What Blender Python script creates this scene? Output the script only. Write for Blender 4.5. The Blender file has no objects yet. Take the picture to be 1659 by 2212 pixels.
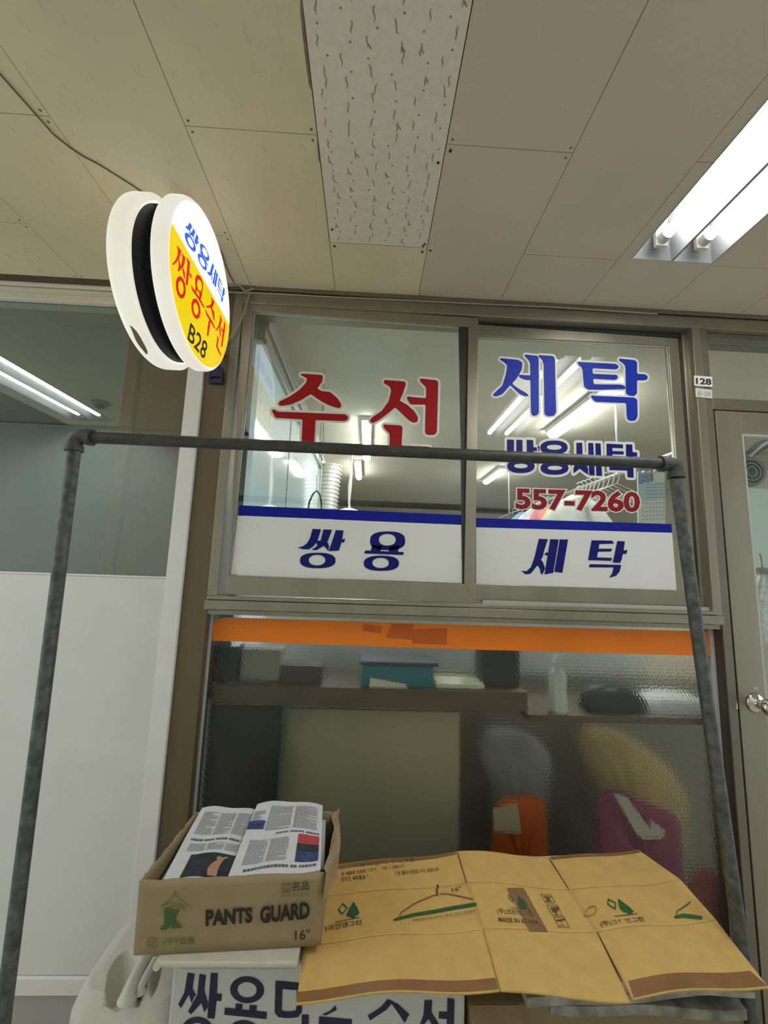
import bpy, bmesh, math, random
from mathutils import Vector, Matrix
from mathutils.geometry import delaunay_2d_cdt
random.seed(7)
S = bpy.context.scene
COL = S.collection

# ------------------------------------------------------------------ camera
F_PX, CX, CY = 888.0, 829.5, 1106.0
CAM = Vector((0.0, -1.38, 1.36))
CEIL = 2.36
_vy = Vector((794 - CX, 1230 - CY, F_PX)).normalized()
_vz = Vector((1044 - CX, -5197 - CY, F_PX))
_vz = (_vz - _vz.dot(_vy) * _vy).normalized()
_vx = _vy.cross(_vz)
ROT = Matrix((_vx, _vy, _vz))            # camera (x right, y down, z ahead) -> world
cam = bpy.data.cameras.new('camera')
cam.sensor_fit = 'VERTICAL'; cam.sensor_height = 36.0
cam.lens = 36.0 * F_PX / 2212.0
cam.clip_start = 0.02
camo = bpy.data.objects.new('camera', cam); COL.objects.link(camo)
r = ROT @ Vector((1, 0, 0)); d = ROT @ Vector((0, 1, 0)); f = ROT @ Vector((0, 0, 1))
M = Matrix((r, -d, -f)).transposed().to_4x4(); M.translation = CAM
camo.matrix_world = M
S.camera = camo

# ------------------------------------------------------------------ light settings
TUBE = 38.0          # ceiling fluorescent tubes
BATTEN = 70.0        # battens inside the shop
SIGN = 1.22
S.view_settings.view_transform = 'Standard'
S.view_settings.look = 'None'
S.view_settings.gamma = 1.0
S.view_settings.use_curve_mapping = False
S.view_settings.exposure = -0.12
w = bpy.data.worlds.new('world'); S.world = w; w.use_nodes = True
w.node_tree.nodes['Background'].inputs[0].default_value = (0.95, 0.97, 1.0, 1)
w.node_tree.nodes['Background'].inputs[1].default_value = 1.35
S.cycles.max_bounces = 10
S.cycles.transparent_max_bounces = 16
S.cycles.sample_clamp_indirect = 6.0

# ------------------------------------------------------------------ pixel -> place
def ray(px, py): return ROT @ Vector((px - CX, py - CY, F_PX))
def at(px, py, Y):
    q = ray(px, py); return CAM + q * ((Y - CAM.y) / q.y)
def atz(px, py, Z):
    q = ray(px, py); return CAM + q * ((Z - CAM.z) / q.z)
def atx(px, py, X):
    q = ray(px, py); return CAM + q * ((X - CAM.x) / q.x)
def crop(x0, y0, s): return lambda x, y: (x0 + x / s, y0 + y / s)

# ------------------------------------------------------------------ materials
MATS = {}
def nodes_of(m):
    m.use_nodes = True
    return m.node_tree.nodes, m.node_tree.links, m.node_tree.nodes['Principled BSDF']
def mat(name, col, rough=0.6, metal=0.0, noise=0.0, scale=20.0, spec=0.5, bump=0.0, bscale=60.0, emit=None, estr=0.0, coat=0.0, stretch=None):
    if name in MATS: return MATS[name]
    m = bpy.data.materials.new(name); n, l, p = nodes_of(m)
    p.inputs['Roughness'].default_value = rough; p.inputs['Metallic'].default_value = metal
    p.inputs['Specular IOR Level'].default_value = spec
    p.inputs['Coat Weight'].default_value = coat
    c4 = (*col, 1); p.inputs['Base Color'].default_value = c4
    tc = n.new('ShaderNodeTexCoord')
    if noise > 0:
        nt = n.new('ShaderNodeTexNoise'); nt.inputs['Scale'].default_value = scale; nt.inputs['Detail'].default_value = 6
        mp = n.new('ShaderNodeMapping')
        if stretch: mp.inputs['Scale'].default_value = stretch
        l.new(tc.outputs['Object'], mp.inputs[0]); l.new(mp.outputs[0], nt.inputs['Vector'])
        rp = n.new('ShaderNodeValToRGB')
        rp.color_ramp.elements[0].position = 0.3; rp.color_ramp.elements[1].position = 0.7
        rp.color_ramp.elements[0].color = (*[max(0, c * (1 - noise)) for c in col], 1)
        rp.color_ramp.elements[1].color = (*[min(1, c * (1 + noise)) for c in col], 1)
        l.new(nt.outputs['Fac'], rp.inputs[0]); l.new(rp.outputs[0], p.inputs['Base Color'])
    if bump > 0:
        nb = n.new('ShaderNodeTexNoise'); nb.inputs['Scale'].default_value = bscale; nb.inputs['Detail'].default_value = 4
        l.new(tc.outputs['Object'], nb.inputs['Vector'])
        bp = n.new('ShaderNodeBump'); bp.inputs['Strength'].default_value = bump; bp.inputs['Distance'].default_value = 0.004
        l.new(nb.outputs['Fac'], bp.inputs['Height']); l.new(bp.outputs[0], p.inputs['Normal'])
    if emit:
        p.inputs['Emission Color'].default_value = (*emit, 1); p.inputs['Emission Strength'].default_value = estr
    MATS[name] = m
    return m

def glass_mat(name, tint, f0, rough=0.0, gloss=(1, 1, 1), haze=0.0):
    """thin clear pane: straight see-through plus a mirror share that grows towards grazing"""
    m = bpy.data.materials.new(name); m.use_nodes = True
    n, l = m.node_tree.nodes, m.node_tree.links
    n.remove(n['Principled BSDF']); out = n['Material Output']
    tr = n.new('ShaderNodeBsdfTransparent'); tr.inputs[0].default_value = (*tint, 1)
    gl = n.new('ShaderNodeBsdfGlossy'); gl.inputs[0].default_value = (*gloss, 1); gl.inputs['Roughness'].default_value = rough
    lw = n.new('ShaderNodeLayerWeight'); lw.inputs[0].default_value = 0.5
    pw = n.new('ShaderNodeMath'); pw.operation = 'POWER'; pw.inputs[1].default_value = 4.0
    ml = n.new('ShaderNodeMath'); ml.operation = 'MULTIPLY_ADD'; ml.inputs[1].default_value = 1 - f0; ml.inputs[2].default_value = f0
    mx = n.new('ShaderNodeMixShader')
    l.new(lw.outputs['Facing'], pw.inputs[0]); l.new(pw.outputs[0], ml.inputs[0]); l.new(ml.outputs[0], mx.inputs[0])
    src = tr
    if haze > 0:
        df = n.new('ShaderNodeBsdfDiffuse'); df.inputs[0].default_value = (0.7, 0.75, 0.74, 1)
        m2 = n.new('ShaderNodeMixShader'); m2.inputs[0].default_value = haze
        l.new(tr.outputs[0], m2.inputs[1]); l.new(df.outputs[0], m2.inputs[2]); src = m2
    l.new(src.outputs[0], mx.inputs[1]); l.new(gl.outputs[0], mx.inputs[2]); l.new(mx.outputs[0], out.inputs[0])
    return m

def hammered_glass():
    m = bpy.data.materials.new('hammered_glass'); n, l, p = nodes_of(m)
    p.inputs['Base Color'].default_value = (0.97, 1.0, 0.97, 1)
    p.inputs['Transmission Weight'].default_value = 1.0
    p.inputs['Roughness'].default_value = 0.20; p.inputs['IOR'].default_value = 1.35
    tc = n.new('ShaderNodeTexCoord'); mp = n.new('ShaderNodeMapping'); mp.inputs['Scale'].default_value = (1, 1, 1)
    vo = n.new('ShaderNodeTexVoronoi'); vo.inputs['Scale'].default_value = 88.0; vo.inputs['Randomness'].default_value = 0.35
    bp = n.new('ShaderNodeBump'); bp.inputs['Strength'].default_value = 0.45; bp.inputs['Distance'].default_value = 0.004
    vo.voronoi_dimensions = '2D'; vo.inputs['Randomness'].default_value = 0.4
    sp = n.new('ShaderNodeSeparateXYZ'); cb_ = n.new('ShaderNodeCombineXYZ'); l.new(tc.outputs['Object'], sp.inputs[0])
    ad = n.new('ShaderNodeMath'); ad.operation = 'MULTIPLY_ADD'; ad.inputs[1].default_value = 0.5; l.new(sp.outputs[2], ad.inputs[0]); l.new(sp.outputs[0], ad.inputs[2])
    l.new(ad.outputs[0], cb_.inputs[0]); l.new(sp.outputs[2], cb_.inputs[1]); l.new(cb_.outputs[0], mp.inputs[0]); l.new(mp.outputs[0], vo.inputs['Vector'])
    l.new(vo.outputs['Distance'], bp.inputs['Height']); l.new(bp.outputs[0], p.inputs['Normal'])
    return m

ALU = mat('bronze_aluminium', (0.33, 0.305, 0.245), 0.32, 0.65, 0.10, 9, stretch=(1, 1, 0.08))
ALU2 = mat('bronze_aluminium_dark', (0.215, 0.195, 0.155), 0.4, 0.5, 0.08, 8)
ALUB = mat('bright_aluminium_bead', (0.52, 0.52, 0.51), 0.4, 0.15)
GASKET_SHADE = mat('black_gasket_shade', (0.012, 0.012, 0.011), 0.7)
BROWN = mat('brown_metal_cladding', (0.15, 0.112, 0.062), 0.42, 0.35, 0.12, 5, stretch=(1, 1, .15))
WHITE = mat('white_painted_board', (0.72, 0.73, 0.71), 0.55, noise=0.03, scale=6)
WHITE2 = mat('white_painted_trim', (0.80, 0.80, 0.78), 0.5, noise=0.03, scale=9)
CEILP = mat('cream_ceiling_board', (0.66, 0.59, 0.41), 0.8, noise=0.05, scale=3.5)  # warmer and lighter than the right-hand boards, imitating the ceiling's brightness gradient
CEILQ = mat('plain_ceiling_board', (0.55, 0.49, 0.385), 0.85, noise=0.05, scale=3.0, bump=0.12, bscale=160)  # greyer, darker tone imitates the weaker light on the right-hand boards
CEILW = mat('pale_ceiling_board', (0.70, 0.66, 0.57), 0.85, noise=0.05, scale=60)
WORM = mat('wormhole_brown', (0.27, 0.22, 0.145), 0.9)
SEAM = mat('dark_board_gap', (0.13, 0.105, 0.065), 0.9)
GREEN_G = glass_mat('clear_pane', (0.90, 0.93, 0.91), 0.075)
NAVY = mat('navy_vinyl', (0.006, 0.010, 0.16), 0.5, spec=0.2)
BLUE = mat('blue_vinyl', (0.010, 0.035, 0.42), 0.5, spec=0.2)
STRIPE = mat('royal_blue_vinyl', (0.004, 0.012, 0.30), 0.5, spec=0.2)
RED = mat('red_vinyl', (0.36, 0.012, 0.016), 0.5, spec=0.2)
DRED = mat('dark_red_vinyl', (0.26, 0.012, 0.018), 0.5, spec=0.2)
VWHITE = mat('white_vinyl', (0.80, 0.81, 0.78), 0.45)
FILM = mat('white_window_film', (0.80, 0.81, 0.80), 0.4, noise=0.02, scale=5)
ORANGE = mat('orange_film', (0.95, 0.235, 0.006), 0.4, noise=0.06, scale=5, emit=None)
ORANGE2 = mat('orange_film_double', (0.60, 0.12, 0.006), 0.4)
BARP = mat('dark_iron_pipe', (0.07, 0.071, 0.068), 0.5, 0.45, 0.25, 40, bump=0.15, bscale=140)
PIPE = mat('galvanised_pipe', (0.115, 0.122, 0.118), 0.55, 0.45, 0.42, 55, bump=0.2, bscale=120)
IRON = mat('cast_iron_elbow', (0.085, 0.087, 0.085), 0.55, 0.4, 0.2, 30)
CARD = mat('kraft_cardboard', (0.73, 0.48, 0.155), 0.85, noise=0.07, scale=26, bump=0.1, bscale=30)
CARD2 = mat('kraft_cardboard_pale', (0.36, 0.275, 0.155), 0.85, noise=0.07, scale=22, bump=0.1, bscale=30)
CARDIN = mat('kraft_cardboard_inside', (0.30, 0.22, 0.12), 0.9, noise=0.08, scale=15)
TAPE = mat('brown_parcel_tape', (0.30, 0.155, 0.06), 0.35, noise=0.14, scale=18)
INK = mat('black_print', (0.03, 0.022, 0.014), 0.8)
INKF = mat('faded_black_print', (0.15, 0.10, 0.045), 0.8)
INKG = mat('dark_green_print', (0.03, 0.13, 0.045), 0.8)
INKL = mat('faded_green_print', (0.15, 0.18, 0.06), 0.8)
INKG2 = mat('leaf_green_print', (0.075, 0.135, 0.04), 0.8)
PAPER = mat('newsprint', (0.72, 0.74, 0.80), 0.8, noise=0.03, scale=40)
NTEXT = mat('newsprint_text', (0.38, 0.39, 0.43), 0.9)
NHEAD = mat('newsprint_headline', (0.13, 0.13, 0.16), 0.9)
NDARK = mat('newsprint_photo_dark', (0.03, 0.035, 0.05), 0.7, noise=0.5, scale=50)
NBLUE = mat('newsprint_photo_blue', (0.05, 0.07, 0.22), 0.7, noise=0.5, scale=80)
NRED = mat('newsprint_photo_red', (0.55, 0.06, 0.08), 0.7, noise=0.3, scale=90)
SKINP = mat('newsprint_skin_tone', (0.50, 0.27, 0.19), 0.8)
PLASTIC = mat('milky_plastic', (0.70, 0.69, 0.62), 0.35, noise=0.03, scale=6)
CHROME = mat('chrome', (0.75, 0.73, 0.70), 0.12, 1.0)
CABLE = mat('grey_cable', (0.36, 0.33, 0.26), 0.6)
NAVYM = mat('navy_painted_steel', (0.012, 0.016, 0.07), 0.45)
BLACKB = mat('black_band', (0.002, 0.0025, 0.007), 0.6, spec=.15)
DARKI = mat('dark_interior', (0.035, 0.036, 0.032), 0.8)
OLIVE = mat('olive_panel', (0.50, 0.455, 0.31), 0.7, noise=0.08, scale=3)
SHELFW = mat('dark_wood', (0.12, 0.085, 0.05), 0.6, noise=0.2, scale=6, stretch=(1, 12, 12))
WARM = mat('warm_plaster', (0.52, 0.47, 0.36), 0.85, noise=0.04, scale=4)
PALEG = mat('pale_green_wall', (0.52, 0.66, 0.60), 0.6, noise=0.03, scale=4)
FLOORM = mat('terrazzo_floor', (0.66, 0.63, 0.56), 0.4, noise=0.15, scale=60)
BACKW = mat('pale_grey_green_wall', (0.80, 0.85, 0.79), 0.6, noise=0.03, scale=3)

# ------------------------------------------------------------------ building blocks
def wloc(o):
    p = Vector((0, 0, 0))
    while o is not None: p = p + o.location; o = o.parent
    return p
class MB:
    def __init__(s): s.v = []; s.f = []; s.mi = []; s.sm = []
    def add(s, vs, fs, mi=0, smooth=False):
        b = len(s.v); s.v += [Vector(v) for v in vs]
        for q in fs: s.f.append([b + i for i in q]); s.mi.append(mi); s.sm.append(smooth)
        return s
    def box(s, x0, x1, y0, y1, z0, z1, mi=0):
        vs = [(x, y, z) for z in (z0, z1) for y in (y0, y1) for x in (x0, x1)]
        return s.add(vs, [(0, 2, 3, 1), (4, 5, 7, 6), (0, 1, 5, 4), (2, 6, 7, 3), (0, 4, 6, 2), (1, 3, 7, 5)], mi)
    def prism(s, pts, off, mi=0):
        n = len(pts); a = [Vector(p) for p in pts]; o = Vector(off)
        return s.add(a + [p + o for p in a], [list(range(n)), [2 * n - 1 - i for i in range(n)]] +
                     [(i, i + n, (i + 1) % n + n, (i + 1) % n) for i in range(n)], mi)
    def poly(s, pts, mi=0): return s.add(pts, [list(range(len(pts)))], mi)
    def tube(s, path, rad, seg=12, mi=0, caps=True, smooth=True):
        path = [Vector(p) for p in path]; n = len(path)
        rad = rad if isinstance(rad, (list, tuple)) else [rad] * n
        vs = []; up = None
        for i, p in enumerate(path):
            t = (path[min(i + 1, n - 1)] - path[max(i - 1, 0)]).normalized()
            if up is None:
                up = Vector((0, 0, 1)) if abs(t.z) < 0.9 else Vector((1, 0, 0))
            a = t.cross(up).normalized(); up = a.cross(t).normalized()
            for k in range(seg):
                g = 2 * math.pi * k / seg
                vs.append(p + (a * math.cos(g) + up * math.sin(g)) * rad[i])
        fs = [(i * seg + k, i * seg + (k + 1) % seg, (i + 1) * seg + (k + 1) % seg, (i + 1) * seg + k) for i in range(n - 1) for k in range(seg)]
        s.add(vs, fs, mi, smooth)
        if caps: s.add(vs[:seg], [list(range(seg))[::-1]], mi); s.add(vs[-seg:], [list(range(seg))], mi)
        return s
    def lathe(s, o, ax, prof, seg=48, mi=0, smooth=True):
        o = Vector(o); ax = Vector(ax).normalized()
        u = ax.orthogonal().normalized(); v = ax.cross(u)
        vs = []
        for (r_, h_) in prof:
            for k in range(seg):
                g = 2 * math.pi * k / seg
                vs.append(o + ax * h_ + (u * math.cos(g) + v * math.sin(g)) * r_)
        n = len(prof)
        return s.add(vs, [(i * seg + k, i * seg + (k + 1) % seg, (i + 1) * seg + (k + 1) % seg, (i + 1) * seg + k) for i in range(n - 1) for k in range(seg)], mi, smooth)
    def grid(s, fn, nu, nv, mi=0, smooth=True, closed=False):
        vs = [fn(i / nu, j / nv) for j in range(nv + 1) for i in range(nu + 1)]
        return s.add(vs, [(j * (nu + 1) + i, j * (nu + 1) + i + 1, (j + 1) * (nu + 1) + i + 1, (j + 1) * (nu + 1) + i) for j in range(nv) for i in range(nu)], mi, smooth)
    def build(s, name, mats, parent=None, bevel=0.0, solid=0.0, sub=0, fix=True):
        me = bpy.data.meshes.new(name); o = bpy.data.objects.new(name, me); COL.objects.link(o)
        off = Vector((0, 0, 0))
        if parent is not None: o.parent = parent; off = wloc(parent)
        me.from_pydata([tuple(v - off) for v in s.v], [], s.f)
        for m_ in (mats if isinstance(mats, (list, tuple)) else [mats]): me.materials.append(m_)
        for p, i, g in zip(me.polygons, s.mi, s.sm): p.material_index = i; p.use_smooth = g
        me.validate()
        if fix:
            b = bmesh.new(); b.from_mesh(me); bmesh.ops.recalc_face_normals(b, faces=b.faces); b.to_mesh(me); b.free()
        if solid:
            q = o.modifiers.new('solid', 'SOLIDIFY'); q.thickness = solid; q.offset = 0
        if bevel:
            q = o.modifiers.new('bevel', 'BEVEL'); q.width = bevel; q.segments = 2; q.limit_method = 'ANGLE'
        if sub:
            q = o.modifiers.new('sub', 'SUBSURF'); q.levels = sub; q.render_levels = sub
        return o
def tag(o, label=None, cat=None, group=None, kind=None):
    if label: o['label'] = label
    if cat: o['category'] = cat
    if group: o['group'] = group
    if kind: o['kind'] = kind
    return o
def thing(name, loc, label, cat, group=None, kind=None):
    o = bpy.data.objects.new(name, None); COL.objects.link(o); o.location = loc; o.empty_display_size = 0.05
    return tag(o, label, cat, group, kind)
def struct(name, loc=(0, 0, 0)):
    o = bpy.data.objects.new(name, None); COL.objects.link(o); o.location = loc; o.empty_display_size = 0.05
    o['kind'] = 'structure'; return o
def copy_tree(o, parent=None):
    c = o.copy(); COL.objects.link(c)
    if parent is not None: c.parent = parent
    for ch in list(o.children): copy_tree(ch, c)
    return c
def pxprism(b, pts, Y0, Y1, mi=0):
    a = [at(x, y, Y0) for x, y in pts]
    return b.prism(a, (0, Y1 - Y0, 0), mi)
def rect(b, pts3, mi=0): return b.poly(pts3, mi)

# ---- lettering
def chaikin(pts, it=2):
    for _ in range(it):
        q = []
        for i in range(len(pts)):
            a, b_ = pts[i], pts[(i + 1) % len(pts)]
            q.append((a[0] * .75 + b_[0] * .25, a[1] * .75 + b_[1] * .25)); q.append((a[0] * .25 + b_[0] * .75, a[1] * .25 + b_[1] * .75))
        pts = q
    return pts
def fillet(pts, rad):
    q = []; n = len(pts)
    for i in range(n):
        p, a, c = Vector(pts[i]), Vector(pts[i - 1]), Vector(pts[(i + 1) % n])
        ra, rc = min(rad, (a - p).length * .42), min(rad, (c - p).length * .42)
        u, v = p + (a - p).normalized() * ra, p + (c - p).normalized() * rc
        for k in range(5):
            t = k / 4; w_ = u * (1 - t) ** 2 + p * 2 * t * (1 - t) + v * t * t; q.append((w_.x, w_.y))
    return q
def ell(cx, cy, rx, ry, n=40, p=2.0, rot=0.0):
    o = []
    for k in range(n):
        g = 2 * math.pi * k / n; c, s_ = math.cos(g), math.sin(g)
        x = rx * math.copysign(abs(c) ** (2 / p), c); y = ry * math.copysign(abs(s_) ** (2 / p), s_)
        o.append((cx + x * math.cos(rot) - y * math.sin(rot), cy + x * math.sin(rot) + y * math.cos(rot)))
    return o
def ring(b, outer, inner, fn, mi=0):
    n = len(outer)
    return b.add([fn(*p) for p in outer] + [fn(*p) for p in inner], [(i, (i + 1) % n, n + (i + 1) % n, n + i) for i in range(n)], mi)
def union_faces(polys):
    """2D union of simple polygons, as vertices and triangles"""
    vs, fs = [], []
    for p in polys:
        ar = sum(p[i][0] * p[(i + 1) % len(p)][1] - p[(i + 1) % len(p)][0] * p[i][1] for i in range(len(p)))
        if ar < 0: p = p[::-1]
        k = len(vs); vs += [Vector(q) for q in p]; fs.append(list(range(k, k + len(p))))
    r_ = delaunay_2d_cdt(vs, [], fs, 1, 1e-4)
    return r_[0], r_[2]
def outline(b, polys, rad, fn, mi=0):
    """a backing that reaches rad past every polygon edge (2D, in the crop's units)"""
    pp = []
    for p in polys:
        pp.append(list(p))
        n = len(p)
        for i in range(n):
            a, c = Vector(p[i]), Vector(p[(i + 1) % n])
            if (c - a).length < 1e-6: continue
            t = (c - a).normalized(); g0 = math.atan2(t.y, t.x)
            cap = [(a.x + rad * math.cos(g0 + math.pi / 2 + k * math.pi / 5), a.y + rad * math.sin(g0 + math.pi / 2 + k * math.pi / 5)) for k in range(6)]
            cap += [(c.x + rad * math.cos(g0 - math.pi / 2 + k * math.pi / 5), c.y + rad * math.sin(g0 - math.pi / 2 + k * math.pi / 5)) for k in range(6)]
            pp.append(cap)
    v, f_ = union_faces(pp)
    return b.add([fn(*q) for q in v], f_, mi)
_txt = {}
def text2d(s, off=0.0):
    key = (s, off)
    if key not in _txt:
        c = bpy.data.curves.new('t', 'FONT'); c.body = s; c.offset = off; c.resolution_u = 3
        o = bpy.data.objects.new('t', c); COL.objects.link(o); bpy.context.view_layer.update()
        dg = bpy.context.evaluated_depsgraph_get()
        me = bpy.data.meshes.new_from_object(o.evaluated_get(dg))
        vs = [(v.co.x, v.co.y) for v in me.vertices]; fs = [list(p.vertices) for p in me.polygons]
        bpy.data.objects.remove(o); bpy.data.curves.remove(c); bpy.data.meshes.remove(me)
        _txt[key] = (vs, fs)
    return _txt[key]
def text_quad(b, s, quad, mi=0, off=0.0, box=None, lift=(0, 0, 0)):
    """set writing into a 3D quad (top-left, top-right, bottom-right, bottom-left)"""
    vs, fs = text2d(s, off)
    ref = box or vs
    x0, x1 = min(v[0] for v in ref), max(v[0] for v in ref); y0, y1 = min(v[1] for v in ref), max(v[1] for v in ref)
    tl, tr, br, bl = [Vector(q) for q in quad]; L = Vector(lift)
    def m_(x, y):
        u = (x - x0) / (x1 - x0); v = (y - y0) / (y1 - y0)
        return (bl * (1 - u) + br * u) * (1 - v) + (tl * (1 - u) + tr * u) * v + L
    return b.add([m_(*v) for v in vs], fs, mi)
def stroke(b, pts, wd, fn, mi=0):
    """a brush stroke through points; wd = width or one per point (crop units)"""
    ws = wd if isinstance(wd, (list, tuple)) else [wd] * len(pts)
    polys = []
    for i, (p, w_) in enumerate(zip(pts, ws)): polys.append(ell(p[0], p[1], w_ / 2, w_ / 2, 14))
    for i in range(len(pts) - 1):
        a, c = Vector(pts[i]), Vector(pts[i + 1]); t = (c - a).normalized(); nn = Vector((-t.y, t.x))
        polys.append([tuple(a + nn * ws[i] / 2), tuple(c + nn * ws[i + 1] / 2), tuple(c - nn * ws[i + 1] / 2), tuple(a - nn * ws[i] / 2)])
    v, f_ = union_faces(polys)
    return b.add([fn(*q) for q in v], f_, mi)

# ================================================================== THE SETTING
o = MB().box(-3.2, 3.6, -1.66, 6.4, -0.05, 0.0).build('floor', FLOORM); tag(o, kind='structure')
o = MB().box(-3.2, 3.6, -1.70, -1.62, 0, CEIL + .1).build('wall_back', BACKW); tag(o, kind='structure')

# corridor ceiling: backing with the two light openings, then boards
FIX = [(atz(1365, 553, CEIL).x, atz(1535, 563, CEIL).x, -1.47, -0.25), (-2.15, -1.87, -1.47, -0.18)]
def cut_rects(x0, x1, y0, y1, holes):
    rs = [(x0, x1, y0, y1)]
    for hx0, hx1, hy0, hy1 in holes:
        out = []
        for a, b_, c, d_ in rs:
            if hx1 <= a or hx0 >= b_ or hy1 <= c or hy0 >= d_: out.append((a, b_, c, d_)); continue
            if a < hx0: out.append((a, hx0, c, d_))
            if hx1 < b_: out.append((hx1, b_, c, d_))
            m0, m1 = max(a, hx0), min(b_, hx1)
            if c < hy0: out.append((m0, m1, c, hy0))
            if hy1 < d_: out.append((m0, m1, hy1, d_))
        rs = out
    return rs
cb = MB()
for q in cut_rects(-3.2, 3.6, -1.66, 0.05, FIX): cb.box(*q, CEIL, CEIL + 0.02)
o = cb.build('ceiling', SEAM); tag(o, kind='structure')
SEAMX = [atz(653, 0, CEIL).x, atz(963, 313, CEIL).x]
PITCH = SEAMX[1] - SEAMX[0]
XL = SEAMX[0]
YA = atz(407, 265, CEIL).y        # cross seam of the odd columns
YB = atz(720, 518, CEIL).y        # cross seam of the even columns
def squiggle(x, y, ln, kind):
    if kind == 0: P = [(0, .5), (.10, .32), (-.02, .12), (.10, -.12), (.02, -.3), (.05, -.5)]
    elif kind == 1: P = [(.05, .5), (-.05, .2), (.10, -.1), (.12, -.35), (-.02, -.5)]
    elif kind == 2: P = [(-.22, .5), (-.03, .35), (.0, .0), (.05, -.3), (.2, -.5)]
    else: P = [(0, .5), (.02, .0), (-.25, -.5)]
    sx = random.choice((1, 1, -1)); ln *= random.uniform(.85, 1.25)
    return [(x + a * ln * sx, y + c * ln) for a, c in P]
def ribbon(b, pts, wd, z, mi, raised=0.0):
    n = len(pts); L_, R_, T_ = [], [], []
    for i in range(n):
        a, c = pts[max(i - 1, 0)], pts[min(i + 1, n - 1)]
        t = Vector((c[0] - a[0], c[1] - a[1])).normalized(); nx, ny = -t.y, t.x
        ww = wd * (0.55 if i in (0, n - 1) else random.uniform(.8, 1.2)) / 2
        L_.append((pts[i][0] + nx * ww, pts[i][1] + ny * ww, z)); R_.append((pts[i][0] - nx * ww, pts[i][1] - ny * ww, z))
        T_.append((pts[i][0], pts[i][1], z - raised))
    if raised == 0: b.add(L_ + R_, [(i, i + 1, n + i + 1, n + i) for i in range(n - 1)], mi)
    else: b.add(L_ + T_ + R_, [(i, i + 1, n + i + 1, n + i) for i in range(n - 1)] + [(n + i, n + i + 1, 2 * n + i + 1, 2 * n + i) for i in range(n - 1)], mi)
def dot(b, x, y, rr, z, mi): b.add([(x + rr * math.cos(k * .785), y + rr * math.sin(k * .785), z) for k in range(8)], [list(range(8))], mi)
BT = 0.009
for ci in range(-7, 10):
    x0 = XL + ci * PITCH; x1 = x0 + PITCH
    ya = YB if ci % 2 == 0 else YA
    for k in range(-3, 2):
        y0, y1 = ya + (k - 1) * 0.6, ya + k * 0.6
        y0, y1 = max(y0, -1.62), min(y1, -0.004)
        if y1 - y0 < 0.02: continue
        pat = (ci == 0 and k == 0)
        vis = -4 <= ci <= 1 and y1 > -1.0
        g = 0.0008 if not pat else 0.0015
        b = MB(); zb = CEIL - BT
        hole = False
        for q in cut_rects(x0 + g, x1 - g, y0 + g, y1 - g, FIX):
            b.box(*q, zb, CEIL - 0.0005)
        if vis and not pat:
            big = 1 if ci <= 0 else 0.45
            for _ in range(int((y1 - y0) / 0.6 * (66 if ci <= 0 else 22))):
                px_, py_ = random.uniform(x0 + .012, x1 - .012), random.uniform(y0 + .014, y1 - .014)
                ribbon(b, squiggle(px_, py_, random.uniform(.012, .02), random.randrange(4)), 0.0032, zb - 0.0001, 0, 0.0009 * big)
            for (sx, sy) in ((x0 + .012, y1 - .012), (x1 - .012, y1 - .012), (x0 + .012, y0 + .012), (x1 - .012, y0 + .012)):
                dot(b, sx, sy, .003, zb - .0006, 2)
            o = b.build('ceiling_board', [CEILP if ci <= 0 else CEILQ, WORM, SEAM])
            tag(o, kind='structure', group='cream corridor ceiling boards')
        elif pat:
            iy = 0; yy = y1 - .02
            while yy > y0 + .02:
                for ix in range(6):
                    xx = x0 + .028 + ix * (PITCH - .056) / 5 + random.uniform(-.012, .012)
                    if (ix + iy) % 2 == 0 or random.random() < .2:
                        ribbon(b, squiggle(xx, yy + random.uniform(-.006, .006), .019, random.choice((0, 0, 1, 1, 2))), 0.0021, zb - 0.0005, 1)
                        if random.random() < .3: ribbon(b, [(xx, yy), (xx + .004, yy + .005), (xx + .008, yy + .009)], 0.0027, zb - 0.0006, 1)
                    else: dot(b, xx, yy, .0022, zb - 0.0005, 1)
                yy -= .0235; iy += 1
            o = b.build('ceiling_board', [CEILW, WORM, SEAM])
            tag(o, 'whiter acoustic ceiling board with brown wormhole marks between plain cream boards', 'ceiling board', kind='thing')
            for (sx, sy) in ((x0 + .012, y1 - .05), (x1 - .010, y1 - .016), (x1 - .014, y1 - .008), (x1 - .012, y1 - .27), (x1 + .012, y1 - .30), (x0 + .014, y1 + .014), (x1 - .014, y1 + .016), (x1 + .011, y1 + .008)):
                s_ = MB().lathe((sx, sy, zb - .0012), (0, 0, 1), [(0.0002, -.0018), (.0028, -.0012), (.0034, .0008)], 10).build('screw', mat('dark_screw', (0.03, 0.025, 0.02), .5, .6), o)
        else:
            o = b.build('ceiling_board', [CEILQ if ci > 1 else CEILP]); tag(o, kind='structure', group='cream corridor ceiling boards')
# chipped strip of old filler beside the whiter board
b = MB(); zb = CEIL - BT - .0006
pts = [(653, 0), (657, 60), (664, 110), (672, 195), (668, 190), (660, 130), (652, 60), (648, 20), (649, 0)]
b.poly([atz(x, y, zb) for x, y in pts], 0)
b.poly([atz(x, y, zb) for x, y in [(686, 300), (691, 345), (693, 356), (688, 345), (685, 310)]], 0)
tag(b.build('trim_1', mat('old_filler', (0.22, 0.175, 0.10), .9, noise=.35, scale=70)), kind='structure')

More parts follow.
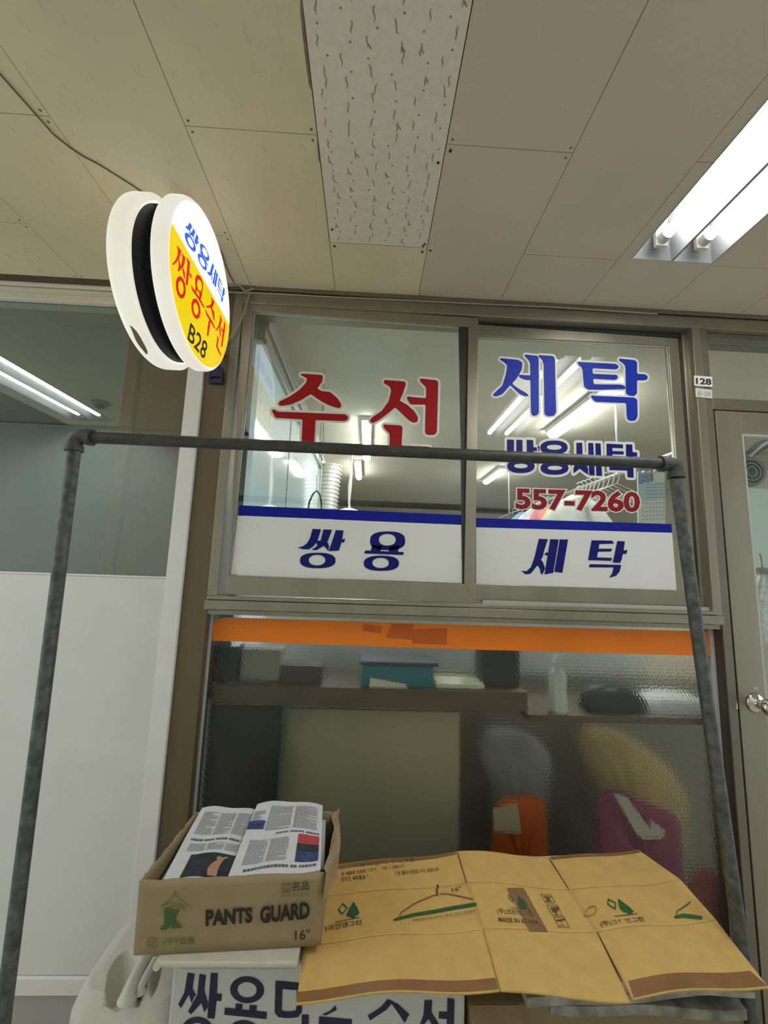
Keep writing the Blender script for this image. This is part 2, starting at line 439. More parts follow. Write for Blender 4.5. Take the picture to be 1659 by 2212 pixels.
# left neighbour front ------------------------------------------------
def post_line(y): return 442.5 - .1002 * (y - 808.8)          # right edge of the white post
WP_R = at(442.5, 808.8, 0).x
PW = at(398, 1250, 0).x - at(361, 1250, 0).x
b = MB().box(WP_R - PW, WP_R - .001, -0.012, 0.10, 0, 2.272); tag(b.build('trim_2', WHITE2, bevel=.002), kind='structure')
zt = at(150, 1243, .03).z
WALL_L = -2.4
b = MB().box(WALL_L, WP_R - PW, 0.03, 0.05, .16, zt); tag(b.build('wall_left', WHITE), kind='structure')
b = MB().box(WALL_L, WP_R - PW, 0.02, 0.06, .115, .158); tag(b.build('baseboard_left', WHITE2, bevel=.002), kind='structure')
b = MB().box(WALL_L, WP_R - PW, 0.028, 0.06, 0.0, .115); tag(b.build('baseboard_left', mat('grey_plinth', (.40, .40, .38), .6)), kind='structure')
z2 = at(100, 650, .02).z
b = MB(); b.box(WALL_L, WP_R, .012, .08, z2 + .052, CEIL - .022); b.box(WALL_L, WP_R, .02, .08, z2 + .027, z2 + .05); b.box(WALL_L, WP_R, .014, .08, z2, z2 + .025)
tag(b.build('trim_3', mat('cream_painted_moulding', (.68, .65, .55), .55, noise=.04, scale=8), bevel=.003), kind='structure')
win = struct('window_1', (-1.2, .035, 1.8))
NG = glass_mat('dark_neighbour_pane', (0.72, 0.74, 0.71), 0.16, 0.0, (.80, .92, .88), haze=0.012)
MB().box(WALL_L, WP_R - PW, .034, .040, zt, z2).build('glass', NG, win)
MB().box(WALL_L, WP_R - PW, .030, .034, zt - .001, zt + .006).build('bead', WHITE2, win)
# neighbour's inside: brown boards close to the glass, dark room
xb = at(258, 900, .056).x
b = MB().box(xb, WP_R - PW * .2, .056, .075, .1, z2 + .03); tag(b.build('wall_partition', mat('brown_veneer', (.40, .13, .052), .5, noise=.14, scale=4, stretch=(6, 6, .5)), bevel=.002), kind='structure')
xb2 = at(288, 900, .05).x
tag(MB().box(xb2 - .005, xb2 + .005, .048, .0555, .1, z2 + .03).build('trim_4', mat('brown_cover_strip', (.12, .05, .025), .5)), kind='structure')
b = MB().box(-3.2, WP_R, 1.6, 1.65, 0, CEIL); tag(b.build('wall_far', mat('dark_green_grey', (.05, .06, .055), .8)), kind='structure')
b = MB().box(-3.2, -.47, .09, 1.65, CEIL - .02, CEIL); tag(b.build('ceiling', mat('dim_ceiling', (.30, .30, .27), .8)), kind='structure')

# shop front: fixed bronze aluminium frame -----------------------------
FR = struct('trim_5', (0.4, 0, 1.8))
b = MB()
# left clad post, floor to ceiling
postR = at(439.5, 1403, 0).x
b.box(WP_R, postR, 0.0, 0.12, 0, CEIL - .004)
b.build('post', BROWN, FR, bevel=.002)
xj0, xj1 = at(485.6, 880, 0).x, at(505.8, 880, 0).x
zs = at(450, 1286, 0).z
zh = at(1359, 702, 0).z           # underside of header
zc = CEIL - .004
b = MB().box(xj0, xj1, -.004, .11, zs, zh); b.build('jamb', ALU, FR, bevel=.0015)
xr0, xr1 = at(1515.5, 1010, 0).x, at(1533, 1010, 0).x
b = MB().box(xr0, xr1, -.004, .11, zs - .045, zh); b.box(xr0 - .012, xr0, .03, .11, zs, zh); b.build('jamb', ALU, FR, bevel=.0015)
XD0 = xr1; XDOOR = at(1591, 1486, 0).x + .004
XE = 2.6
# header
b = MB(); b.box(postR, XE, -.004, .11, zh, zh + .052); b.box(postR, XE, -.010, .11, zh + .054, zc - .018)
b.build('header', ALU, FR, bevel=.0015)
b = MB().box(postR - .02, XE, -.016, -.002, zc - .018, zc); b.build('ceiling_angle', ALU2, FR, bevel=.001)
# sill strips, pixel heights measured at the left end
z_a, z_b, z_c, z_d = [at(449, y, 0).z for y in (1286, 1295, 1316, 1327)]
b = MB(); b.box(xj0, XD0, -.006, .11, z_b + .0012, z_a); b.box(xj0 - .004, XD0, -.010, .11, z_c + .001, z_b - .0008); b.box(xj0, XD0, .004, .11, z_d, z_c - .001)
b.build('sill', ALU, FR, bevel=.001)
b = MB().box(xj0 + .005, XD0 - .02, -.004, -.001, z_b - .002, z_b + .002); b.build('groove', GASKET_SHADE, FR)
# tracks seen as raised ribs
b = MB().box(at(1040, 1290, .03).x, at(1526, 1312, .03).x, .014, .018, z_a, z_a + .012); b.build('track', ALUB, FR)

# sliding windows -------------------------------------------------------
c2 = crop(480, 640, 2.9625); c3 = crop(1000, 660, 2.5175); c4 = crop(430, 1080, 2.6333); c5 = crop(1000, 1080, 2.5175); c6 = crop(1020, 900, 3.6065)
def sash(name, label, outer, inner, stripe, film, Y0, Y1, gy):
    """outer / inner = TL, TR, BR, BL pixel corners of the frame"""
    loc = at(*outer[3], Y0); loc.y = (Y0 + Y1) / 2
    t = thing(name, loc, label, 'window', 'sliding shop windows', 'thing')
    def mit(i, j, nm):
        b_ = MB(); pxprism(b_, [outer[i], outer[j], inner[j], inner[i]], Y0, Y1); return b_.build(nm, ALU, t, bevel=.0012)
    mit(0, 1, 'top_rail'); mit(1, 2, 'stile'); mit(2, 3, 'bottom_rail'); mit(3, 0, 'stile')
    b_ = MB(); pxprism(b_, inner, gy, gy + .004); b_.build('glass', GREEN_G, t)
    b_ = MB()
    k = 4
    for (a_, c_, n_) in ((inner[0], inner[3], (k, 0)), (inner[0], inner[1], (0, k)), (inner[1], inner[2], (-k, 0))):
        pxprism(b_, [a_, c_, (c_[0] + n_[0], c_[1] + n_[1]), (a_[0] + n_[0], a_[1] + n_[1])], gy - .003, gy)
    b_.build('glazing_bead', ALUB, t)
    b_ = MB(); pxprism(b_, film, gy - .0012, gy - .0004); b_.build('white_film', FILM, t)
    b_ = MB(); pxprism(b_, stripe, gy - .0012, gy - .0003); b_.build('blue_stripe', STRIPE, t)
    return t
LY, RY = .008, .034
w1 = sash('sliding_window', 'left sliding window with red shop lettering above a blue stripe and white film', [(525, 651), (1033.6, 687), (1026, 1302), (489, 1284)], [(547.5, 672), (1012, 706), (1003, 1262), (494, 1242)],
          [(516.5, 1091.5), (998, 1112.5), (998, 1133.5), (515, 1113.5)], [(513, 1114), (998.5, 1134), (998.6, 1260), (499, 1241)], LY - .006, LY + .016, LY + .006)
# dark gap strip beside the meeting stile
b = MB(); pxprism(b, [(991, 707), (1012, 708), (1003, 1261), (999, 1261)], LY + .002, LY + .006); b.build('gap_strip', mat('dark_strip', (.035, .035, .03), .5), w1)
w2 = sash('sliding_window', 'right sliding window with blue shop lettering and red telephone number', [(1022, 700), (1465, 731), (1509, 1312), (1016, 1301)], [(1026, 725), (1444, 746), (1481, 1276), (1022, 1261)],
          [(1029, 1119), (1450.5, 1132), (1452, 1151), (1028.5, 1139)], [(1028.6, 1139), (1452, 1151), (1461.5, 1275), (1028.6, 1260.5)], RY - .004, RY + .018, RY + .006)

def word(name, polys, rings, fn2, Y, cmat, parent, rad=0, wmat=VWHITE, smooth=1):
    """letters: polygons / rings in crop units -> vinyl on the pane; rad = white border"""
    fl = lambda dy: (lambda x, y: at(*fn2(x, y), Y + dy))
    b_ = MB()
    sm = [fillet(p, 9) if smooth else p for p in polys]
    v, f_ = union_faces(sm); b_.add([fl(0)(*q) for q in v], f_)
    for o_, i_ in rings: ring(b_, o_, i_, fl(0))
    ob = b_.build(name, cmat, parent, solid=.0004)
    if rad:
        b_ = MB(); allp = sm + [o_ for o_, i_ in rings]
        outline(b_, allp, rad, fl(.0011)); b_.build('white_border', wmat, ob)
    return ob
SU = [[(505, 495), (635, 503), (645, 512), (640, 545), (607, 590), (640, 608), (690, 612), (735, 650), (762, 690), (757, 714), (735, 714), (690, 700), (640, 675), (598, 648), (567, 625), (510, 662), (440, 692), (375, 702), (358, 692), (365, 674), (430, 642), (490, 602), (535, 555), (545, 527), (520, 512), (500, 504)],
      [(316, 728), (332, 722), (355, 738), (785, 755), (806, 768), (804, 788), (785, 799), (597, 792), (588, 945), (508, 942), (514, 788), (340, 777)]]
SEON = [[(1040, 535), (1168, 545), (1176, 560), (1160, 612), (1136, 668), (1185, 695), (1230, 735), (1254, 775), (1250, 803), (1225, 810), (1200, 798), (1160, 760), (1107, 710), (1070, 742), (1010, 787), (965, 812), (944, 802), (955, 778), (1020, 735), (1065, 672), (1083, 600), (1070, 575), (1036, 558), (1034, 543)],
        [(1268, 526), (1372, 537), (1383, 550), (1374, 872), (1355, 888), (1310, 886), (1298, 872), (1302, 693), (1205, 692), (1182, 655), (1184, 640), (1215, 645), (1305, 652), (1306, 582), (1285, 562), (1264, 540)],
        [(1036, 820), (1142, 826), (1154, 838), (1148, 955), (1330, 963), (1332, 1000), (1150, 990), (1070, 985), (1072, 880), (1040, 847), (1031, 830)]]
for L_ in (SU, SEON): word('letter', L_, [], c2, LY + .0045, RED, w1, 14.5)
SE = [[(203, 286), (302, 295), (324, 310), (320, 350), (290, 400), (266, 425), (300, 450), (345, 476), (360, 490), (340, 494), (308, 480), (258, 432), (215, 482), (185, 494), (161, 490), (170, 476), (215, 435), (235, 370), (242, 325), (222, 305), (201, 295)],
      [(302, 376), (370, 380), (370, 406), (335, 403), (308, 390)],
      [(338, 266), (407, 274), (412, 290), (413, 585), (400, 599), (380, 599), (371, 585), (366, 310), (352, 290), (335, 274)],
      [(413, 269), (492, 274), (500, 290), (507, 580), (495, 600), (460, 602), (444, 590), (440, 320), (430, 290), (410, 277)]]
TAK = [[(622, 306), (832, 317), (848, 330), (842, 344), (825, 347), (704, 340), (706, 371), (836, 377), (845, 390), (832, 404), (707, 398), (712, 428), (860, 430), (884, 440), (884, 454), (760, 457), (680, 457), (659, 440), (650, 340), (628, 320)],
       [(850, 288), (937, 297), (947, 310), (947, 371), (992, 374), (1006, 386), (1003, 401), (985, 407), (947, 405), (947, 480), (930, 492), (905, 490), (887, 480), (884, 330), (868, 310), (849, 299)],
       [(693, 488), (720, 491), (932, 500), (948, 510), (950, 602), (940, 624), (915, 628), (896, 622), (891, 600), (888, 530), (720, 523), (705, 509)]]
for L_ in (SE, TAK): word('letter', L_, [], c3, RY + .0045, BLUE, w2, 10.5)
S4 = [[(272, 178), (325, 180), (326, 330), (272, 330)], [(345, 180), (392, 182), (392, 330), (345, 330)], [(425, 180), (475, 182), (478, 238), (505, 240), (505, 268), (478, 268), (478, 330), (427, 330)],
      [(545, 292), (750, 300), (750, 332), (545, 326)],
      [(812, 203), (857, 204), (860, 330), (903, 402), (903, 452), (838, 405), (790, 442), (790, 402), (815, 330)], [(865, 300), (915, 302), (915, 330), (865, 328)], [(905, 205), (943, 206), (955, 458), (911, 456)], [(960, 207), (1000, 208), (1012, 461), (968, 460)],
      [(1047, 210), (1175, 217), (1175, 246), (1092, 243), (1093, 268), (1180, 270), (1180, 295), (1093, 292), (1094, 330), (1190, 335), (1190, 358), (1050, 352)], [(1198, 215), (1247, 217), (1250, 276), (1285, 279), (1285, 310), (1250, 310), (1250, 375), (1201, 372)],
      [(1070, 385), (1255, 393), (1258, 475), (1212, 472), (1208, 420), (1070, 415)]]
R4 = [(ell(380, 385, 106, 54, p=2.3), ell(380, 384, 53, 18, p=2.2)), (ell(637, 240, 106, 54, p=2.3), ell(640, 238, 58, 20, p=2.2)), (ell(642, 400, 108, 52, p=2.3), ell(645, 399, 57, 17, p=2.2))]
for a_, b_ in ((S4[:3], R4[:1]), (S4[3:4], R4[1:]), (S4[4:8], []), (S4[8:], [])): word('letter', a_, b_, c6, RY + .0045, NAVY, w2, 20, smooth=0)
# telephone number
b = MB(); q = [at(*c6(x, y), RY + .0045) for x, y in ((338, 553), (1308, 583), (1308, 748), (338, 722))]
ph = '557-7260'
text_quad(b, ph, q, 0, .035); ob = b.build('telephone_number', DRED, w2)
b = MB(); text_quad(b, ph, q, 0, .075, box=text2d(ph, .035)[0], lift=(0, .0011, 0)); b.build('white_border', VWHITE, ob)
# navy names on the white film
SY = [[(646, 164), (694, 167), (674, 232), (650, 264), (625, 281), (590, 280), (560, 270), (590, 264), (615, 245), (632, 215)], [(662, 236), (688, 230), (700, 262), (680, 272)],
      [(708, 167), (757, 170), (732, 235), (700, 267), (668, 286), (640, 284), (668, 264), (690, 235)], [(716, 232), (735, 245), (740, 268), (733, 290), (724, 275), (704, 258)],
      [(778, 171), (822, 173), (814, 223), (831, 221), (826, 241), (809, 243), (796, 288), (737, 291), (752, 250)],
      [(985, 255), (1040, 262), (1030, 296), (976, 294)], [(1085, 266), (1140, 258), (1130, 300), (1078, 298)], [(946, 287), (1166, 297), (1161, 313), (939, 304)]]
SYR = [(ell(675, 344, 101, 44, p=2.5), ell(671, 342, 47, 30, p=2.2)), (ell(1073, 232, 100, 53, p=2.6), ell(1071, 226, 48, 33, p=2.2)), (ell(1037, 360, 100, 43, p=2.5), ell(1033, 358, 47, 29, p=2.2))]
for a_, b_ in ((SY[:5], SYR[:1]), (SY[5:], SYR[1:])): word('letter', a_, b_, c4, LY + .0035, NAVY, w1, smooth=0)
SETAK = [[(413, 211), (462, 213), (442, 275), (434, 310), (400, 362), (368, 402), (340, 404), (318, 384), (345, 388), (370, 365), (390, 310)], [(418, 315), (436, 340), (447, 372), (432, 406), (423, 398), (419, 372), (400, 350)],
         [(450, 285), (480, 289), (478, 303), (444, 300)], [(475, 213), (521, 215), (491, 396), (444, 405)], [(527, 214), (572, 215), (541, 396), (497, 390)],
         [(700, 219), (812, 221), (823, 237), (742, 240), (738, 265), (811, 265), (806, 280), (735, 281), (729, 312), (811, 315), (806, 331), (681, 327)],
         [(840, 223), (881, 225), (874, 275), (894, 271), (890, 293), (870, 293), (863, 325), (855, 342), (815, 340)],
         [(690, 349), (861, 353), (852, 390), (832, 413), (795, 423), (812, 400), (820, 367), (685, 366)]]
for a_ in (SETAK[:5], SETAK[5:]): word('letter', a_, [], c5, RY + .0035, NAVY, w2, smooth=0)

b = MB(); pxprism(b, [(1034, 686), (1495, 708), (1495, 716), (1466, 733), (1464.7, 730.5), (1034, 700.5)], RY - .002, RY + .02); b.build('track_shade_plate', GASKET_SHADE, FR)  # dark plate standing in for the shade of the recess above the sash
b = MB(); pxprism(b, [(1466.5, 733), (1478, 731), (1519, 1311), (1510, 1310)], RY + .004, RY + .02); b.build('track_shade_plate', mat('dark_channel_shade', (.05, .045, .035), .6), FR)  # dark plate painting the shade inside the deep side channel

# lower obscured pane ---------------------------------------------------
PY_ = .048
lw_ = struct('window_2', (.4, PY_, .9))
xg0, xg1 = at(442.5, 1480, .034).x, XD0 - .0055
ztop = z_d + .004
MB().box(xg0, xg1, PY_, PY_ + .006, .10, ztop).build('obscured_glass', hammered_glass(), lw_)
b = MB().box(xg0 - .004, xg0 + .004, PY_ - .014, PY_ - .001, .1, ztop); b.build('bead', ALUB, lw_, bevel=.0015)
b = MB().box(xg1 - .008, xg1 + .004, PY_ - .014, PY_ - .001, .1, ztop); b.build('bead', ALUB, lw_, bevel=.0015)
b = MB()
stp = [(459, 1384), (461, 1345), (471, 1338), (487, 1333.5), (700, 1340), (1000, 1350), (1534, 1364), (1535.5, 1417), (1000, 1402.5)]
pxprism(b, stp, PY_ - .0012, PY_ - .0004); b.build('orange_stripe', ORANGE, lw_)
b = MB()
for q in ([(785, 1347), (826, 1354), (823, 1368), (783, 1362)], [(846, 1347), (893, 1348), (890, 1382), (833, 1378)], [(892, 1360), (966, 1357), (965, 1393), (890, 1390)]):
    pxprism(b, q, PY_ - .002, PY_ - .0013)
b.build('tape_patch', ORANGE2, lw_)
b = MB().box(XD0 - .0009, XD0 - .0001, .003, .034, .1, ztop); b.build('reveal', mat('dark_reveal', (.06, .05, .04), .22, spec=.6), lw_)
tag(MB().box(postR, XD0, .0, .12, 0, .10).build('baseboard_right', ALU2), kind='structure')

# door and transom --------------------------------------------------------
D = struct('door_1', (1.6, .0, 1.0))
zth0, zth1 = at(1600, 863, 0).z, at(1600, 728, 0).z
zdh = at(1560, 885, 0).z
b = MB().box(XD0 + .0005, XDOOR - .0075, -.002, .10, 0, zh - .0005); b.box(XDOOR - .0072, XE, -.002, .10, zdh, zth0)
b.box(XDOOR - .0072, XE, .02, .10, zth1, zh - .0005)
b.build('door_frame', ALU2, D, bevel=.0015)
MB().box(XDOOR - .0074, XE, .045, .050, zth0 + .0003, zth1 - .0003).build('transom_glass', GREEN_G, D)
MB().box(XDOOR - .0072, XDOOR + .0008, .012, .05, 0, zdh).build('gap', GASKET_SHADE, D)
xs1 = at(1605, 942, 0).x; zr = at(1605, 937, 0).z
leaf = MB(); leaf.box(XDOOR, xs1 - .004, -.001, .04, .012, zdh - .004); leaf.box(xs1 - .004, XE, -.001, .04, zr + .004, zdh - .004); leaf.box(xs1 - .004, XE, -.001, .04, .012, .25)
leaf = leaf.build('door_leaf', ALU, D, bevel=.0015)
b = MB(); b.box(xs1 - .004, xs1 + .006, .004, .03, .25, zr + .004); b.box(xs1 + .006, XE, .004, .03, zr - .006, zr + .004); b.build('glazing_bead', ALUB, leaf)
MB().box(xs1 + .004, XE, .018, .023, .25, zr).build('door_glass', GREEN_G, leaf)
kp = at(1631, 1518, -.002); kc = Vector((kp.x, -.002, kp.z))
kn = MB().lathe(kc, (0, -1, 0), [(.0005, 0), (.030, 0), (.031, .003), (.027, .007), (.016, .011), (.012, .016), (.011, .026), (.014, .031), (.022, .037), (.0265, .048), (.026, .058), (.020, .066), (.009, .0695), (.0004, .070)], 40)
kn.build('door_knob', CHROME, leaf)
b = MB(); pxprism(b, [(1590, 1512), (1593, 1512), (1594, 1532), (1591, 1532)], -.003, .002); b.build('latch', CHROME, leaf)
b = MB(); pxprism(b, [(1627, 1483), (1639, 1484), (1639, 1491), (1627, 1490)], -.002, -.001); b.build('sticker', mat('pale_sticker', (.45, .44, .42), .4), leaf)

# ================================================================== INSIDE THE SHOP
IY0, IY1 = .13, 5.2
tag(MB().box(-.47, 3.6, .112, IY1, CEIL, CEIL + .03).build('ceiling', mat('shop_ceiling', (.60, .57, .48), .8, noise=.06, scale=2.5)), kind='structure')
tag(MB().box(-.47, 3.6, IY1, IY1 + .05, 0, CEIL).build('wall_far', mat('dim_back_wall', (.42, .40, .36), .8, noise=.25, scale=3)), kind='structure')
tag(MB().box(3.55, 3.6, .12, IY1, 0, CEIL).build('wall_right', WARM), kind='structure')
PX_ = -.44
MIR = mat('glossy_glowing_panel', (.76, .87, .89), .06, noise=.02, scale=2, spec=.9, coat=1.0, emit=(.62, .86, 1.0), estr=.30)  # weak bluish emission added to brighten the partition, which is no lamp
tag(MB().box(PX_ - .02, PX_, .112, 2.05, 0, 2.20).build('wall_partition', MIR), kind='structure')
fr_ = MB(); fr_.box(PX_ - .02, PX_ + .02, .112, 2.07, 2.20, 2.225); fr_.box(PX_ - .02, PX_ + .012, .112, 2.07, 2.229, 2.27); fr_.box(PX_ - .02, PX_ + .024, .112, 2.07, 2.274, CEIL)
fr_.box(PX_ - .02, PX_ + .02, 2.05, 2.09, 0, 2.20)
tag(fr_.build('trim_6', mat('grey_aluminium', (.40, .41, .40), .4, .5), bevel=.002), kind='structure')
tag(MB().box(PX_ - .02, PX_, 2.07, IY1, 0, CEIL).build('wall_left', mat('dim_side_wall', (.50, .47, .40), .8)), kind='structure')
tag(MB().box(PX_ + .0005, PX_ + .0025, .75, .7535, 1.0, 2.2).build('trim_7', GASKET_SHADE), kind='structure')

LENS = mat('batten_lens', (.9, .9, .9), .4, emit=(1, .99, .95), estr=BATTEN)
def batten(x, y0, y1, wd, label, z=CEIL):
    t = thing('batten_light', (x, (y0 + y1) / 2, z), label, 'light', 'ceiling batten lights inside the shop')
    MB().box(x - wd * .62, x + wd * .62, y0, y1, z - .03, z - .0005).build('housing', WHITE2, t, bevel=.003)
    n = 10; b_ = MB()
    prof = [(x + wd * .5 * math.cos(math.pi * k / n), z - .03 - wd * .45 * math.sin(math.pi * k / n)) for k in range(n + 1)]
    for ya_, yb_ in ((y0 + .01, y1 - .01),):
        b_.prism([(a, ya_, c) for a, c in prof], (0, yb_ - ya_, 0))
    b_.build('diffuser', LENS, t)
batten(-.045, 1.22, 2.17, .055, 'batten light inside the shop seen behind the pipe, nearest of the central row')
batten(-.13, 2.33, 2.95, .055, 'short batten light low in the left window, farther one of the central row')
batten(1.24, .62, 1.31, .085, 'wide batten light behind the blue lettering, nearest of the right row')
batten(2.52, .42, .72, .06, 'added batten light beyond the door frame, out of view, brightening the door area')  # added lamp out of view, brightens the door area, shirts and calendar
batten(1.23, 2.32, 2.9, .06, 'batten light above the phone number, farther one of the right row')

# silver flexible duct at the end of the partition
pth = [at(x, y, 2.25) for x, y in ((700, 1330), (702, 1250), (704, 1150), (706, 1095), (711, 1050), (716, 1004))]
den = []
for i in range(len(pth) - 1):
    for k in range(22): den.append(Vector(pth[i]).lerp(Vector(pth[i + 1]), k / 22))
rd = [.092 + (.007 if k % 4 < 2 else -.006) for k in range(len(den))]
b = MB().tube(den, rd, 20, smooth=False); o = b.build('flexible_duct', mat('silver_foil', (.72, .73, .72), .3, .5))
tag(o, 'silver corrugated flexible duct hanging at the end of the pale glass partition', 'duct')
# cord loop
cl = [(-.30, .95, 1.50), (-.29, .95, 1.60), (-.27, .95, 1.70), (-.24, .95, 1.745), (-.21, .95, 1.70), (-.19, .95, 1.60), (-.185, .95, 1.48)]
b = MB().tube([at(*p, .6) for p in ((665, 1108), (668, 1085), (676, 1067), (684, 1060), (691, 1068), (694, 1085), (695, 1108))], .0045, 8)
q_ = at(688, 1022, .6); b.tube([at(684, 1060, .6), at(685, 1030, .6), q_, Vector((q_.x, q_.y, CEIL))], .0012, 6)
tag(b.build('cord_loop', mat('dark_cord', (.07, .08, .09), .6)), 'dark looped cord hanging on a wire in front of the pale partition', 'cord')
# white strap and ceiling disc
t = thing('hanging_strap', at(756, 1100, 1.6), 'white strap hanging from the ceiling down to a white disc lamp', 'strap')
q_ = at(762, 965, 1.6); b = MB().tube([Vector((q_.x, q_.y, CEIL)), q_, at(760, 1010, 1.6), at(756, 1050, 1.6), at(754, 1085, 1.6), at(755, 1100, 1.6)], [.004, .004, .006, .014, .008, .008], 8); b.build('strap', WHITE2, t)
b = MB().lathe(at(753, 1106, 1.6), (0, 0, 1), [(.0005, .03), (.03, .026), (.07, .012), (.09, -.01), (.088, -.02)], 28); b.build('shade', WHITE2, t)
# thin wire
q_ = at(697, 905, .9)
tag(MB().tube([Vector((q_.x, q_.y, CEIL)), at(697, 905, .9), at(699, 890, .9), at(698, 960, .9), at(692, 1010, .9)], .0018, 6).build('wire', mat('dark_wire', (.05, .05, .05), .6)), 'thin dark wire dangling from the ceiling behind the red letters', 'wire')

# clothes rail, hangers and clothes
RX, RZ = 1.30, 1.90
rl = thing('clothes_rail', (RX, 1.4, RZ), 'grey steel clothes rail hung inside the shop behind the right window', 'rail')
MB().tube([(RX + .06, .25, RZ + .02), (RX, 1.3, RZ), (RX - .02, 2.6, RZ)], .014, 12).build('bar', mat('grey_steel', (.35, .36, .36), .35, .7), rl)
for yy in (.7, 2.4): MB().tube([(RX + .01, yy, RZ + .01), (RX + .01, yy, CEIL)], .006, 8).build('hanger_rod', ALUB, rl)
def garment(x, y, zt_, wd, ht, m_, label, sw=.0):
    t_ = thing('shirt', (x, y, zt_), label, 'shirt', 'clothes on the rail in the shop')
    def fn(u, v):
        a = 2 * math.pi * u; k = v
        wv = wd / 2 * (0.18 + 0.82 * min(1, (k / .22)) ** .6) * (1 + .08 * k)
        dv = .035 + .03 * k
        fold = 1 + .10 * k * math.sin(a * 7 + sw)
        return Vector((x + wv * math.cos(a) * fold, y + dv * math.sin(a) * fold, zt_ - .045 - ht * k + (.0 if k > 0 else 0)))
    b_ = MB().grid(fn, 48, 14); b_.build('cloth', m_, t_)
    hk = [(x, y, zt_ - .06), (x, y, zt_ - .03)] + [(x + .018 - .018 * math.cos(g), y, zt_ - .005 + .02 * math.sin(g)) for g in (0, .6, 1.2, 1.8, 2.4, 3.0)]
    MB().tube(hk, .002, 6).build('hanger_hook', WHITE2, t_)
cl_ = [((.62, .63, .60), .46, 'large pale grey shirt on a hanger nearest the right window'), ((.72, .52, .03), .30, 'bright yellow garment on the rail behind the grey shirt'),
       ((.62, .22, .26), .32, 'pink striped garment on the rail behind the yellow one'), ((.72, .73, .76), .34, 'white plastic wrapped garment on the rail behind the pink one'),
       ((.30, .52, .74), .30, 'light blue garment low on the rail beyond the white one'), ((.06, .06, .07), .36, 'black garment at the far end of the rail')]
for i, (c_, wd, lb) in enumerate(cl_):
    garment(RX - .0 - .012 * i, 1.12 + .2 * i, RZ + .012, wd, .80, mat('cloth_%d' % i, c_, .9, noise=.12, scale=14), lb, i)
hp = thing('clothes_hanger', (RX, .7, RZ), 'empty white wire hanger on the rail in front of the grey shirt', 'hanger', 'empty hangers on the rail')
b = MB().tube([(RX - .02, .70, RZ + .02), (RX + .0, .70, RZ + .034), (RX + .02, .70, RZ + .02), (RX + .01, .70, RZ - .02), (RX, .70, RZ - .045)], .0018, 6)
b.tube([(RX - .17, .70, RZ - .12), (RX, .70, RZ - .045), (RX + .17, .70, RZ - .12), (RX - .17, .70, RZ - .12)], .0018, 6)
b.build('wire_frame', WHITE2, hp)
for k in range(1, 9):
    h_ = copy_tree(hp); h_.location.y += .042 * k; h_.location.x -= .003 * k
    h_['label'] = 'empty white wire hanger on the rail in front of the grey shirt'
# calendar
t = thing('wall_calendar', at(1410, 1130, .55), 'three month wall calendar hanging at the right edge of the right window', 'calendar')
ck = [(1378, 1018), (1436, 1022), (1438, 1135), (1379, 1131)]
b = MB(); pxprism(b, ck, .55, .556); b.build('page', mat('calendar_paper', (.94, .95, .95), .7), t)
b = MB(); pxprism(b, [(1378.5, 1019), (1410, 1021), (1412, 1040), (1379, 1046)], .5494, .5498); b.build('picture', mat('calendar_picture', (.25, .38, .60), .7, noise=.6, scale=60), t)
b = MB(); pxprism(b, [(1379, 1046), (1436, 1040), (1436.5, 1078), (1379, 1083)], .5494, .5498); b.build('blue_month', mat('calendar_blue', (.62, .80, .90), .7), t)
for (x0, y0, x1, y1) in ((1398, 1046, 1434, 1075), (1390, 1088, 1434, 1122)):
    b = MB()
    for i in range(7):
        for j in range(5):
            x = x0 + (x1 - x0) * i / 6; y = y0 + (y1 - y0) * j / 4 - (x - x0) * .03
            pxprism(b, [(x - 1, y - 1), (x + 1, y - 1), (x + 1, y + 1.1), (x - 1, y + 1.1)], .5488, .5492)
    b.build('dates', mat('calendar_ink', (.20, .20, .22), .8), t)
b = MB()
for x in (1390, 1402, 1416, 1428, 1434): b.lathe(at(x, 1018 + (x % 3) * 2, .53), (0, -1, 0), [(.0003, .01), (.006, .007), (.008, 0), (.006, -.007), (.0003, -.01)], 14)
b.build('white_knob', WHITE2, t)
# far clutter seen under the far ceiling
fu = thing('clothes_rack', (.9, 4.6, 0), 'dark crowded clothes rack standing far at the back of the shop', 'rack')
b = MB()
for k in range(26): b.box(.1 + k * .085, .16 + k * .085, 4.4, 4.9, .4 + .1 * (k % 3), 1.75 + .12 * ((k * 7) % 3))
b.build('garments', mat('dark_clothes', (.05, .05, .055), .9, noise=.8, scale=9), fu)['kind'] = 'stuff'
b = MB().tube([(0, 4.65, 2.0), (2.4, 4.65, 2.0)], .02, 8); b.tube([(0, 4.65, 0), (0, 4.65, 2.0)], .02, 8); b.tube([(2.4, 4.65, 0), (2.4, 4.65, 2.0)], .02, 8); b.build('frame', ALUB, fu)

